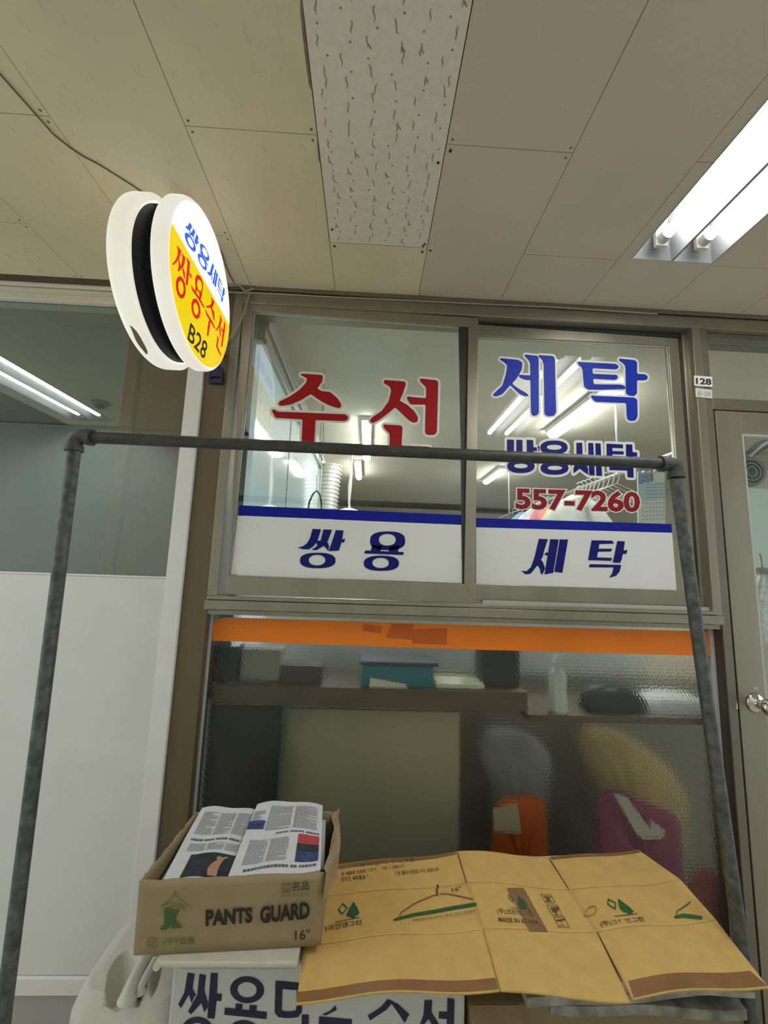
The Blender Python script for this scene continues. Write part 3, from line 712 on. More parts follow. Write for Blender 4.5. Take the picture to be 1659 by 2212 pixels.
# ---- behind the obscured pane: shelf with things on it, panel, bags
sh_z = at(800, 1482, .11).z
sh_r = at(1190, 1539, .11).z; XSP = at(1131, 1500, .12).x
tag(MB().box(XSP + .002, XD0 + .06, .085, .36, sh_r - .022, sh_r).build('counter_shelf', SHELFW, bevel=.002), 'lower dark shelf at right behind obscured glass carrying the clear bottle', 'shelf')
tag(MB().box(postR + .01, XSP, .085, .36, at(800, 1530, .085).z, sh_z).build('counter_shelf', SHELFW, bevel=.002), 'dark wooden counter shelf behind the obscured glass below the orange stripe', 'shelf')
def on(px): return at(px, 1400, .14).x
bt = thing('spray_bottle', (on(1192), .13, sh_r), 'clear bottle with a pale printed label standing on the shelf behind obscured glass', 'bottle')
bx = on(1192) + .005
hb = .178
MB().lathe((bx, .115, sh_r), (0, 0, 1), [(.0005, 0), (.029, 0), (.030, .01), (.030, hb * .72), (.018, hb * .80), (.010, hb * .86), (.010, hb * .92), (.0005, hb * .92)], 24).build('bottle_body', mat('bottle_plastic', (.62, .64, .60), .3), bt)
MB().box(bx - .020, bx + .020, .0885, .0905, sh_r + .012, sh_r + hb * .68).build('label', mat('bottle_label', (.74, .76, .60), .6), bt)
MB().lathe((bx, .115, sh_r + hb * .92), (0, 0, 1), [(.013, 0), (.013, .014), (.006, .018), (.005, .03), (.0005, .03)], 18).build('cap', WHITE2, bt)
ta = thing('folder_box', (on(870), .17, sh_z), 'teal box file lying on the shelf behind obscured glass', 'box')
MB().box(on(785), on(935), .11, .24, sh_z, sh_z + .07).build('box_body', mat('teal_card', (.02, .20, .26), .6), ta, bevel=.003)
MB().box(on(780), on(945), .10, .26, sh_z + .0705, sh_z + .083).build('lid', mat('dark_navy_card', (.03, .04, .07), .6), ta, bevel=.003)
tag(MB().prism([(on(800), .095, sh_z), (on(880), .095, sh_z), (on(875), .1, sh_z + .012), (on(802), .1, sh_z + .03)], (0, .006, 0)).build('paper_slip', mat('cream_paper', (.72, .68, .55), .8)), 'cream paper slip leaning against the teal box', 'paper')
tag(MB().box(on(940), on(1040), .10, .22, sh_z + .0005, sh_z + .016).build('notepad', mat('pale_green_paper', (.66, .70, .52), .8), bevel=.002), 'pale paper pad lying right of the teal box', 'paper pad')
tag(MB().box(on(456), on(520), .11, .20, sh_z, sh_z + .12).build('storage_box', mat('navy_card', (.03, .035, .06), .6), bevel=.004), 'dark box at the left end of the shelf behind obscured glass', 'box')
tag(MB().box(on(525), on(610), .13, .21, sh_z, sh_z + .11).build('storage_box', mat('grey_card', (.34, .33, .28), .6), bevel=.004), 'grey box beside the dark box on the shelf', 'box')
tag(MB().box(on(615), on(700), .11, .19, sh_z, sh_z + .062).build('storage_box', mat('brown_card', (.07, .06, .045), .6), bevel=.004), 'low brown black box left of the teal box', 'box')
tag(MB().box(on(1040), on(1125), .15, .24, sh_z, sh_z + .135).build('storage_box', mat('charcoal_card', (.05, .055, .06), .6), bevel=.006), 'tall charcoal box left of the bottle on the shelf', 'box')
def lump(name, x0, x1, y0, y1, z0, z1, m_, label, cat, seed, jit=.12):
    rnd = random.Random(seed); ph_ = [rnd.uniform(0, 6) for _ in range(4)]
    cx_, cy_, rx_, ry_, h_ = (x0 + x1) / 2, (y0 + y1) / 2, (x1 - x0) / 2, (y1 - y0) / 2, z1 - z0
    def fn(u, v):
        a = 2 * math.pi * u; pr = (1 - v ** 4) ** .5 if v < 1 else 0
        k = 1 + jit * math.sin(a * 3 + ph_[0] + 4 * v) + jit * .5 * math.sin(a * 7 + ph_[1])
        c, s_ = math.cos(a), math.sin(a)
        c = math.copysign(abs(c) ** .6, c); s_ = math.copysign(abs(s_) ** .6, s_)
        return Vector((cx_ + rx_ * c * pr * k, cy_ + ry_ * s_ * pr, z0 + h_ * v * (1 + .05 * math.sin(a * 2 + ph_[2]))))
    return tag(MB().grid(fn, 36, 14).build(name, m_), label, cat)
lump('iron', on(1255), on(1380), .11, .20, sh_r, sh_r + .085, mat('black_plastic', (.015, .016, .018), .5), 'black lumpy tool lying on the shelf right of the bottle', 'tool', 3)
lump('plastic_bag', on(1402), on(1520), .12, .26, sh_r, sh_r + .06, mat('white_poly', (.72, .74, .73), .5), 'crumpled white bag at the right end of the shelf', 'bag', 5)
tag(MB().box(postR + .01, XD0 + .06, .50, .515, 0, 1.23).build('added_back_board', mat('pale_grey_board', (.70, .73, .72), .5, noise=.15, scale=5)), 'pale grey board added behind the shelf to give a bright background', 'board')  # added board standing in for the silvery backlight behind the shelf
def low(px, py, Y): return at(px, py, Y)
xo0, xo1 = low(612, 1700, .16).x, low(992, 1700, .16).x
tag(MB().box(xo0, xo1, .16, .18, .12, at(800, 1532, .16).z).build('cabinet_panel', OLIVE, bevel=.003), 'wide olive cabinet panel below the shelf behind obscured glass', 'panel')
tag(MB().box(xg0 + .004, low(600, 1700, .10).x, .094, .104, .12, sh_z - .034).build('cabinet_panel', DARKI), 'near black panel left of the olive panel behind obscured glass', 'panel')
def pillow(name, out, Y, th, m_, label, cat):
    """a stuffed body whose outline lies in the plane Y, bulging to both sides"""
    P = [at(*q, Y) for q in chaikin(out, 3)]; n = len(P); c_ = sum(P, Vector()) / n
    lay = [(.12, -.5), (.45, -.46), (.72, -.38), (.90, -.24), (1.0, 0), (.90, .24), (.72, .38), (.45, .46), (.12, .5)]
    vs = []
    for k, (s_, y_) in enumerate(lay):
        for i_, p in enumerate(P):
            q = c_ + (p - c_) * s_; q.y += th * y_ + .012 * math.sin(i_ * .7 + k) * (1 - s_) ; vs.append(q)
    b_ = MB().add(vs, [(k * n + i_, k * n + (i_ + 1) % n, (k + 1) * n + (i_ + 1) % n, (k + 1) * n + i_) for k in range(len(lay) - 1) for i_ in range(n)], 0, True)
    b_.add(vs[:n], [list(range(n))], 0, True); b_.add(vs[-n:], [list(range(n))[::-1]], 0, True)
    return tag(b_.build(name, m_), label, cat)
ob = pillow('storage_bag', [(1058, 2190), (1060, 1760), (1074, 1724), (1120, 1716), (1168, 1718), (1184, 1750), (1188, 2190)], .125, .06, mat('orange_bag', (.62, .115, .014), .7), 'orange bag standing below the shelf behind obscured glass', 'bag')
b = MB(); pxprism(b, [(1066, 1752), (1118, 1738), (1126, 1800), (1068, 1796)], .085, .10); b.build('paper_label', mat('tan_label', (.60, .50, .32), .7), ob)
mg = pillow('storage_bag', [(1286, 2190), (1284, 1740), (1300, 1706), (1345, 1708), (1400, 1738), (1458, 1752), (1474, 1800), (1476, 2190)], .135, .07, mat('magenta_bag', (.27, .022, .095), .6), 'magenta bag with a pale strap behind obscured glass', 'bag')
b = MB(); pxprism(b, [(1326, 1716), (1354, 1722), (1404, 1790), (1408, 1772), (1438, 1796), (1430, 1810), (1388, 1813), (1372, 1797)], .078, .090); b.build('strap', mat('pale_strap', (.58, .52, .46), .7), mg)
pillow('clothes_bundle', [(1240, 1590), (1262, 1560), (1330, 1572), (1400, 1618), (1466, 1690), (1484, 1752), (1440, 2190), (1320, 2190), (1310, 1740), (1262, 1660)], .36, .09, mat('tan_cloth', (.58, .42, .19), .9, noise=.15, scale=9), 'tan cloth bundle leaning under the right part of the shelf', 'cloth bundle')
pillow('clothes_bundle', [(1030, 1590), (1060, 1560), (1150, 1580), (1196, 1640), (1180, 1720), (1165, 2190), (1085, 2190), (1070, 1700), (1036, 1640)], .36, .08, mat('grey_cloth', (.38, .395, .38), .9, noise=.2, scale=9), 'grey cloth bundle above the orange bag behind obscured glass', 'cloth bundle')
pillow('storage_bag', [(1486, 2200), (1482, 1905), (1500, 1880), (1530, 1866), (1554, 1885), (1558, 2200)], .125, .06, mat('dull_red_bag', (.26, .03, .027), .7), 'dull red bag at the right corner behind obscured glass', 'bag')
tag(MB().box(low(420, 1600, .47).x, low(1600, 1600, .47).x, .47, .49, .0, sh_z - .03).build('cabinet_panel', mat('dark_olive_back', (.26, .25, .20), .8)), 'dark back panel under the counter behind the bags', 'panel')

# behind the door glass
tag(MB().box(2.3, 3.55, 1.5, 1.55, 0, 2.05).build('wall_inside', PALEG), kind='structure')
dp = thing('pipe', at(1650, 985, .9), 'dark pipe crossing behind the top of the door glass', 'pipe')
MB().tube([at(1612, 990, .9), at(1640, 965, .9), at(1700, 935, .9)], .028, 12).build('pipe_run', mat('dark_lagging', (.05, .055, .06), .5, noise=.4, scale=20), dp)
t = thing('fan', at(1615, 1020, .7), 'dark round fan behind the top of the door glass', 'fan')
fc = at(1612, 1022, .7)
MB().lathe(fc, (0, -1, 0), [(.07, .03), (.075, .035), (.078, .02), (.078, -.03), (.06, -.04), (.0005, -.04)], 32).build('housing', mat('dark_green_plastic', (.02, .06, .05), .4), t)
b = MB()
for k in range(3):
    ring(b, [(math.cos(g) * .02 * (k + 1.4), math.sin(g) * .02 * (k + 1.4)) for g in [i * .2618 for i in range(24)]], [(math.cos(g) * (.02 * (k + 1.4) - .002), math.sin(g) * (.02 * (k + 1.4) - .002)) for g in [i * .2618 for i in range(24)]], lambda x, y: Vector((fc.x + x, fc.y - .034, fc.z + y)))
b.build('grille', ALUB, t, solid=.002)
MB().box(fc.x - .012, fc.x + .012, fc.y + .03, fc.y + .05, fc.z, CEIL).build('drop_rod', IRON, t)
hx = at(1647, 1233, .6)
t = thing('wrapped_garment', hx, 'plastic wrapped garments on a dark hanger behind the door glass', 'garment')
def fng(u, v):
    a = 2 * math.pi * u; wv = .04 + .17 * min(1, v * 1.4) ** 1.2
    return Vector((hx.x + wv * math.cos(a) * (1 + .06 * math.sin(a * 13)), hx.y + (.03 + .03 * v) * math.sin(a) * (1 + .12 * math.sin(a * 13 + 2)), hx.z - .005 - .33 * v))
MB().grid(fng, 96, 12).build('plastic_cover', mat('clear_poly_cover', (.58, .60, .58), .25, noise=.3, scale=50), t)
MB().lathe(hx, (0, 0, 1), [(.05, -.01), (.04, .004), (.02, .014), (.0004, .018)], 20).build('hanger_collar', mat('dark_collar', (.03, .025, .03), .6), t)
MB().tube([hx, hx + Vector((0, 0, .06)), hx + Vector((-.006, 0, .085))], .003, 6).build('hanger_hook', IRON, t)
tag(MB().box(1.75, 2.5, .80, 1.4, 0, at(1650, 1345, .6).z).build('work_table', WARM, bevel=.004), 'cream topped work table behind the lower part of the door glass', 'table')

# ================================================================== LIGHTS
GLOW = mat('fluorescent_tube', (.9, .9, .9), .4, emit=(1.0, .985, .95), estr=TUBE)
TROF = mat('white_reflector', (.27, .28, .29), .3)
def fixture(x0, x1, y0, y1, label):
    t_ = thing('ceiling_light', ((x0 + x1) / 2, (y0 + y1) / 2, CEIL), label, 'light', 'twin tube ceiling lights')
    zb_ = CEIL - BT - .002; xm = (x0 + x1) / 2; dp_ = .10
    b_ = MB()
    b_.box(x0, x1, y0, y1, CEIL + dp_, CEIL + dp_ + .004)
    for xa, xb_ in ((x0, xm - .004), (xm + .004, x1)):
        c_ = (xa + xb_) / 2; fl = .02
        b_.add([(xa, y0, zb_), (c_ - fl, y0, CEIL + dp_), (c_ - fl, y1, CEIL + dp_), (xa, y1, zb_)], [(0, 1, 2, 3)])
        b_.add([(xb_, y0, zb_), (c_ + fl, y0, CEIL + dp_), (c_ + fl, y1, CEIL + dp_), (xb_, y1, zb_)], [(0, 1, 2, 3)])
        for yy_ in (y0, y1):
            sg = 1 if yy_ == y0 else -1
            b_.add([(xa, yy_, zb_), (xb_, yy_, zb_), (c_ + fl, yy_ + sg * .05, CEIL + dp_), (c_ - fl, yy_ + sg * .05, CEIL + dp_)], [(0, 1, 2, 3)])
    b_.add([(xm - .004, y0, zb_), (xm + .004, y0, zb_), (xm + .004, y1, zb_), (xm - .004, y1, zb_)], [(0, 1, 2, 3)])
    b_.build('reflector', TROF, t_)
    for xa, xb_ in ((x0, xm), (xm, x1)):
        c_ = (xa + xb_) / 2; zt2 = CEIL + .020
        MB().tube([(c_, y0 + .07, zt2), (c_, y1 - .07, zt2)], .0145, 16).build('tube', GLOW, t_)
        for yy_ in (y0 + .045, y1 - .07):
            MB().tube([(c_, yy_, zt2), (c_, yy_ + .025, zt2)], .0165, 14).build('tube_cap', mat('tube_end', (.55, .53, .48), .4, .3), t_)
        for yy_ in (y0 + .03, y1 - .045):
            MB().box(c_ - .018, c_ + .018, yy_, yy_ + .014, zt2 - .02, CEIL + dp_).build('lamp_holder', mat('lampholder_plastic', (.62, .60, .52), .5), t_, bevel=.002)
fixture(*FIX[0], 'bright twin tube ceiling light at upper right of the corridor')
fixture(*FIX[1], 'twin tube ceiling light above the left neighbour front, seen mirrored in its glass')

# ================================================================== ROUND PROJECTING SIGN
SX, SYC, SZC, SR = -.483, -.315, 2.11, .213
sg = thing('round_sign', (SX - .06, SYC, SZC), 'glowing round projecting sign with yellow lower half and blue and red lettering', 'sign')
def glow_mat(name, col, st, warm=None):
    m = bpy.data.materials.new(name); n, l, p = nodes_of(m)
    p.inputs['Base Color'].default_value = (*[c * .6 for c in col], 1); p.inputs['Roughness'].default_value = .25
    p.inputs['Emission Strength'].default_value = st
    tc = n.new('ShaderNodeTexCoord'); nt = n.new('ShaderNodeTexNoise'); nt.inputs['Scale'].default_value = 7; nt.inputs['Detail'].default_value = 3
    l.new(tc.outputs['Object'], nt.inputs['Vector'])
    rp = n.new('ShaderNodeValToRGB'); rp.color_ramp.elements[0].position = .3; rp.color_ramp.elements[1].position = .7
    rp.color_ramp.elements[0].color = (*(warm or [c * .92 for c in col]), 1); rp.color_ramp.elements[1].color = (*col, 1)
    l.new(nt.outputs['Fac'], rp.inputs[0]); l.new(rp.outputs[0], p.inputs['Emission Color'])
    return m
ACR = glow_mat('lit_white_acrylic', (.86, .85, .80), SIGN * .66, (.80, .755, .60))
ACRF = glow_mat('lit_white_face', (.95, .96, .97), SIGN * .82)
YEL = glow_mat('lit_yellow_vinyl', (.84, .61, .002), SIGN * .80)
xl1 = at(315, 560, SYC - SR).x; xl2 = at(268, 560, SYC - SR).x; xl3 = at(217, 547, SYC - SR).x
def drum(name, x_in, x_face, sgn):
    """acrylic half: from the band outwards to the face, rounded rim"""
    L_ = abs(x_face - x_in); R_ = SR
    pr = [(R_ - .016, 0), (R_ - .004, .001), (R_, .006), (R_, L_ - .014), (R_ - .002, L_ - .007), (R_ - .006, L_ - .002), (R_ - .012, L_), (.0005, L_)]
    return MB().lathe((x_in, SYC, SZC), (sgn, 0, 0), pr, 96).build(name, ACR, sg)
rd_ = drum('acrylic_drum', xl1, SX, 1)
ld_ = drum('acrylic_drum', xl2, xl3, -1)
MB().lathe((xl2 - .004, SYC, SZC), (1, 0, 0), [(SR - .03, 0), (SR - .022, 0), (SR - .022, xl1 - xl2 + .008), (SR - .03, xl1 - xl2 + .008)], 96).build('band', BLACKB, sg)
b = MB()
for k in (0, 1):
    g = math.radians(143 + 60 * k)
    for fx in (.3, .8): b.lathe((xl2 + (xl1 - xl2) * fx, SYC + (SR - .022) * math.cos(g), SZC + (SR - .022) * math.sin(g)), (0, math.cos(g), math.sin(g)), [(.0035, 0), (.003, .0015), (.0003, .002)], 10)
b.build('rivet', mat('dark_rivet', (.02, .02, .02), .5, .5), sg)
# face: yellow lower part below a level chord, white upper part
RF = SR - .0125
c1 = crop(180, 400, 4.3658)
zch = (atx(*c1(835, 390), SX).z + atx(*c1(1372, 1300), SX).z) / 2
a0 = math.asin((zch - SZC) / RF)
arc = [(SYC + RF * math.cos(g), SZC + RF * math.sin(g)) for g in [a0 - (math.pi + 2 * a0) * k / 60 for k in range(61)]]
MB().poly([(SX + .0012, y, z) for y, z in arc]).build('yellow_panel', YEL, rd_, solid=.0006)
arc2 = [(SYC + RF * math.cos(g), SZC + RF * math.sin(g)) for g in [a0 + (math.pi - 2 * a0) * k / 60 for k in range(61)]]
MB().poly([(SX + .0012, y, z) for y, z in arc2]).build('white_panel', ACRF, rd_, solid=.0006)
b = MB(); ybk = [(SYC + RF * math.cos(g), SZC + RF * math.sin(g)) for g in [a0 - (math.pi + 2 * a0) * k / 60 for k in range(61)]]
MB().poly([(xl3 - .0012, y, z) for y, z in ybk]).build('yellow_panel', YEL, ld_, solid=.0006)
s1 = crop(340, 460, 9.7588); s2 = crop(350, 520, 7.9)
GB = glow_mat('lit_blue_letter', (.015, .12, .80), SIGN * .75); GR = glow_mat('lit_red_letter', (.70, .012, .010), SIGN * .7)
f1 = lambda x, y: atx(*s1(x, y), SX + .0024); f2 = lambda x, y: atx(*s2(x, y), SX + .0024)
b = MB()
def pl(b_, pts, fn): 
    v, f_ = union_faces([pts]); b_.add([fn(*q) for q in v], f_)
for p in ([(685, 195), (733, 280), (715, 330), (690, 350), (705, 400), (690, 415), (672, 375), (630, 345), (590, 300), (572, 258), (600, 290), (640, 270)], [(757, 318), (800, 400), (785, 450), (765, 480), (778, 560), (768, 575), (750, 495), (710, 480), (670, 440), (648, 398), (690, 425), (735, 385)],
          [(825, 440), (868, 515), (852, 590), (876, 630), (870, 655), (846, 632), (828, 685), (778, 610)], [(862, 750), (905, 820), (900, 790), (935, 840), (960, 905), (1010, 985), (1040, 1045), (1074, 1110), (1066, 1125), (1015, 1050), (940, 920)],
          [(1010, 960), (1075, 960), (1070, 1005), (1030, 1015)], [(1165, 1050), (1196, 1120), (1160, 1240), (1155, 1330), (1150, 1425), (1135, 1400), (1140, 1310), (1100, 1325), (1060, 1280), (1047, 1240), (1100, 1250)],
          [(1218, 1165), (1245, 1225), (1190, 1510), (1158, 1475), (1198, 1300), (1172, 1265), (1205, 1270)], [(1250, 1240), (1278, 1300), (1228, 1578), (1196, 1520)],
          [(1302, 1345), (1372, 1515), (1368, 1530), (1308, 1420), (1300, 1455), (1362, 1585), (1358, 1600), (1296, 1480), (1290, 1515), (1360, 1680), (1352, 1690), (1270, 1530)],
          [(1392, 1555), (1422, 1620), (1412, 1690), (1422, 1710), (1418, 1735), (1404, 1715), (1390, 1770), (1362, 1740)], [(1268, 1575), (1345, 1740), (1388, 1795), (1372, 1880), (1338, 1850), (1350, 1790), (1262, 1590)]):
    pl(b, p, f1)
ring(b, ell(693, 615, 72, 222, rot=-.46), ell(700, 620, 42, 120, rot=-.42), f1); ring(b, ell(995, 828, 62, 198, rot=-.42), ell(1002, 830, 42, 112, rot=-.40), f1); ring(b, ell(946, 1032, 58, 195, rot=-.42), ell(948, 1035, 38, 110, rot=-.40), f1)
b.build('blue_lettering', GB, rd_)
b = MB()
for pts, wd in (([(258, 85), (300, 180), (285, 260), (240, 350), (190, 400)], [6, 45, 36, 30, 22]), ([(285, 300), (298, 400), (300, 470)], [12, 22, 40]), ([(338, 210), (375, 300), (350, 420), (280, 505)], [6, 40, 40, 28]), ([(345, 440), (372, 540), (385, 640)], [10, 26, 14]),
                ([(420, 285), (455, 370), (445, 520), (430, 640), (422, 740)], [5, 34, 36, 34, 30]), ([(445, 540), (495, 590), (490, 635)], [20, 20, 14]),
                ([(497, 760), (530, 840), (620, 970), (712, 1130)], [5, 26, 26, 18]), ([(580, 800), (575, 870)], [22, 22]), ([(660, 900), (650, 985)], [40, 26]),
                ([(838, 970), (872, 1050), (840, 1120), (765, 1130)], [5, 36, 40, 24]), ([(840, 1140), (870, 1220), (892, 1360)], [14, 34, 10]), ([(735, 1170), (770, 1260), (850, 1390), (895, 1490)], [6, 24, 24, 16]), ([(818, 1340), (800, 1450), (780, 1610)], [24, 30, 24]),
                ([(986, 1265), (1005, 1350), (980, 1450), (922, 1530)], [5, 28, 28, 14]), ([(985, 1450), (990, 1550), (996, 1645)], [10, 20, 12]), ([(1060, 1370), (1068, 1450), (1045, 1600), (1018, 1800)], [5, 24, 26, 20]), ([(1015, 1470), (1030, 1530), (1050, 1560)], [8, 20, 20]),
                ([(940, 1615), (955, 1680), (935, 1800), (965, 1870), (1003, 1955)], [5, 22, 22, 22, 14])):
    stroke(b, pts, [k * 1.28 for k in wd], f2)
ring(b, ell(320, 796, 82, 192, rot=-.12), ell(323, 798, 44, 118, rot=-.10), f2); ring(b, ell(632, 735, 66, 155, rot=-.16), ell(640, 762, 40, 100, rot=-.14), f2); ring(b, ell(578, 1160, 74, 176, rot=-.14), ell(578, 1163, 40, 106, rot=-.12), f2)
b.build('red_lettering', GR, rd_)
b = MB(); text_quad(b, 'B28', [f2(*q) for q in ((487, 1390), (790, 1765), (720, 2040), (432, 1680))], 0, .012); b.build('unit_number', mat('black_sign_ink', (.02, .02, .01), .5), rd_)
def stain(u, v):
    g = math.radians(238 + 24 * u); a = (.5 + .5 * math.sin(7 * u + 1)) * .010 + .004
    w_ = .016 * math.sin(math.pi * u) ** .6
    return Vector((xl3 + .016 + a * .3 + w_ * v, SYC + (SR + .0005) * math.cos(g), SZC + (SR + .0005) * math.sin(g)))
MB().grid(stain, 24, 3).build('dirt_stain', mat('brown_stain', (.25, .19, .12), .8), ld_)
# mounting arm to the post
MB().tube([(xl1 - .02, SYC + SR - .02, SZC - .02), (xl1 - .02, .0, SZC - .02)], .012, 12).build('mounting_arm', NAVYM, sg)
# navy bracket on the post
br = thing('wall_bracket', at(465, 826, -.004), 'navy steel bracket with a slot fixed on the brown post under the round sign', 'bracket')
b = MB(); bo = [(450, 826), (480, 828), (481, 800), (474, 788), (462, 786), (452, 808)]
sl = [(455, 819), (475, 819), (475, 813.5), (455, 813.5)]
pxprism(b, [(450, 820), (480, 821), (480, 828), (450, 826)], -.012, .0); pxprism(b, [(450, 813), (455, 813), (455, 820), (450, 820)], -.012, .0); pxprism(b, [(475, 813), (481, 813), (480, 821), (475, 821)], -.012, .0)
pxprism(b, [(451, 808), (462, 786), (474, 788), (481, 800), (481, 813.5), (451, 813)], -.012, .0)
b.build('bracket_plate', NAVYM, br)
b = MB(); b.lathe(at(454, 823, -.013), (0, -1, 0), [(.003, 0), (.0025, .002), (.0003, .0025)], 10); b.lathe(at(476, 824, -.013), (0, -1, 0), [(.003, 0), (.0025, .002), (.0003, .0025)], 10); b.build('bolt', IRON, br)
# cables
tag(MB().tube([at(x, y, -.02) for x, y in ((440, 622), (470, 619), (495, 617), (515, 616), (522, 620), (526, 627), (532, 629), (540, 627), (548, 623))], .0032, 8).build('cable', CABLE), 'short grey cable looping from the sign along the frame top', 'cable')
tag(MB().tube([at(x, y, -.022) for x, y in ((470, 630), (520, 632), (560, 633), (620, 636), (700, 640.5), (800, 645), (905, 650), (1010, 655), (1200, 664), (1420, 678))], .0024, 8).build('cable', CABLE), 'long thin grey cable running along the top of the window frame', 'cable')
tag(MB().tube([at(x, y, -.016) for x, y in ((540, 634), (535, 648), (529, 668), (521, 690), (510, 710), (498, 728), (490, 740))], .0026, 8).build('cable', CABLE), 'grey cable drooping down across the left window jamb', 'cable')
dk = mat('dark_wire_ceiling', (.10, .08, .05), .7)
tag(MB().tube([atz(x, y, CEIL - BT - .003) for x, y in ((-60, 110), (0, 160), (40, 205), (80, 250), (115, 290), (150, 318), (180, 338), (215, 356), (250, 378), (285, 400), (312, 418), (333, 430), (346, 441), (360, 470))], .0016, 8).build('wire', dk), 'thin dark wire sagging along the cream ceiling towards the round sign', 'wire')
tag(MB().tube([atz(x, y, CEIL - BT - .003) for x, y in ((470, 528), (481, 552), (488, 575), (497, 596), (506, 612))], .0018, 8).build('wire', dk), 'short dark wire on the ceiling from the sign down to the window frame', 'wire')
sd = thing('smoke_detector', (-1.73, -1.10, CEIL - BT), 'round smoke detector on the ceiling, seen only mirrored in the dark left glass', 'smoke detector')
MB().lathe((-1.73, -1.10, CEIL - BT), (0, 0, -1), [(.052, 0), (.052, .012), (.045, .02), (.0005, .022)], 28).build('base', mat('grey_detector', (.30, .30, .28), .5), sd)
MB().lathe((-1.73, -1.10, CEIL - BT - .0215), (0, 0, -1), [(.028, 0), (.026, .016), (.018, .022), (.0005, .023)], 24).build('sensor', mat('dark_detector', (.10, .10, .10), .5), sd)
# number plates on the jamb
Yn = -.0045
t = thing('number_plate', at(1520, 834, Yn), 'white door plate reading 128 on the right jamb', 'sign')
b = MB(); pxprism(b, [(1499.5, 811), (1538.5, 814), (1539, 836), (1500.5, 833)], Yn - .002, Yn); b.build('plate', VWHITE, t)
b = MB(); text_quad(b, '128', [at(x, y, Yn - .0024) for x, y in ((1503, 816), (1536.5, 818.5), (1537, 832), (1503.5, 829.5))], 0, .035); b.build('digits', INK, t)
t = thing('paper_label', at(1520, 858, Yn), 'handwritten paper label reading B-28 just under the 128 plate', 'label')
b = MB(); pxprism(b, [(1502, 838), (1538, 842), (1538.5, 861), (1503, 857)], Yn - .0012, Yn); b.build('paper', mat('label_paper', (.66, .65, .60), .8), t)
b = MB(); text_quad(b, 'B-28', [at(x, y, Yn - .0016) for x, y in ((1508, 845), (1535, 847), (1534, 856), (1507, 854))], 0, -.004); b.build('handwriting', mat('pencil', (.22, .22, .22), .8), t)

# ================================================================== PIPE RACK
RYP = -.40; pr_ = .0140
rk = thing('pipe_rack', (0, RYP, 0), 'grey galvanised pipe rail bent as an upturned U in front of the windows', 'rack')
pTL, pTR = at(178, 944, RYP), at(1438, 1002, RYP)
pBL, pBR = at(5, 2212, RYP), at(1602, 2050, RYP)
pLt, pRt = at(160, 975, RYP), at(1460, 1035, RYP)
def down(a, b_):
    k = (0.0 - b_.z) / (a.z - b_.z); return b_ + (a - b_) * k
MB().tube([pTL, pTR], pr_, 20).build('top_bar', BARP, rk)
MB().tube([pLt, down(pLt, pBL)], pr_, 20).build('upright', PIPE, rk)
MB().tube([pRt, down(pRt, pBR)], pr_, 20).build('upright', PIPE, rk)
def elbow(pt, ps, corner):
    P = []
    for k in range(9):
        u = k / 8; P.append(pt * (1 - u) ** 2 + corner * 2 * u * (1 - u) + ps * u * u)
    b_ = MB().tube(P, pr_ + .0035, 20)
    d1 = (pt - P[1]).normalized(); d2 = (ps - P[-2]).normalized()
    b_.tube([pt - d1 * .002, pt + d1 * .010], pr_ + .006, 20); b_.tube([ps - d2 * .002, ps + d2 * .010], pr_ + .006, 20)
    b_.build('elbow', IRON, rk)
elbow(at(192, 944, RYP), at(160, 966, RYP), at(161, 936, RYP))
elbow(at(1434, 1002, RYP), at(1461, 1024, RYP), at(1462, 1000, RYP))

# ================================================================== STANDING SIGN, SHEET, CARTONS
FY = -.437
xs0, xs1_ = at(371, 2110, FY).x, at(1005, 2170, FY).x
SGT = at(1000, 2150, FY).z + .012
cs = thing('standing_sign', ((xs0 + xs1_) / 2, FY + .15, 0), 'white standing sign cabinet with big navy lettering under the cartons', 'sign')
ztop_ = .5785
MB().box(xs0, xs1_, FY, FY + .25, .0, ztop_).build('cabinet', mat('grey_white_sheet', (.60, .61, .60), .5, noise=.06, scale=7), cs, bevel=.006)
k1 = crop(340, 2030, 3.95); k2 = crop(640, 2080, 3.95)
g1 = lambda x, y: at(*k1(x, y), FY - .001); g2 = lambda x, y: at(*k2(x, y), FY - .001)
b = MB()
for p in ([(258, 280), (318, 293), (300, 420), (330, 470), (312, 490), (292, 545), (268, 470), (200, 585), (178, 550), (230, 450)], [(358, 292), (415, 305), (400, 430), (432, 540), (430, 580), (398, 620), (375, 540), (285, 640), (262, 610), (340, 470)],
          [(455, 284), (515, 288), (508, 460), (550, 463), (546, 525), (505, 522), (487, 675), (425, 670)],
          [(668, 545), (728, 550), (722, 600), (664, 596)], [(785, 557), (850, 560), (845, 612), (784, 606)], [(575, 580), (935, 617), (930, 678), (570, 640)],
          [(1232, 640), (1292, 640), (1290, 800), (1230, 800)], [(1380, 655), (1660, 680), (1660, 740), (1376, 720)], [(1400, 640), (1470, 610), (1520, 560), (1530, 600), (1440, 645)]):
    pl(b, p, g1)
ring(b, ell(765, 428, 145, 114, rot=.05), ell(765, 428, 82, 66, rot=.05), g1)
ring(b, [(1008, 350), (1090, 356), (1200, 368), (1250, 374), (1240, 500), (1232, 620), (1200, 660), (1150, 668), (1090, 668), (1030, 660), (1000, 620), (1003, 500)], [(1068, 422), (1100, 424), (1135, 427), (1190, 430), (1188, 500), (1184, 590), (1180, 605), (1140, 612), (1100, 612), (1070, 608), (1062, 600), (1064, 500)], g1)
ring(b, ell(340, 790, 140, 132), ell(340, 790, 78, 80), g1); ring(b, ell(735, 812, 145, 125), ell(735, 812, 80, 75), g1)
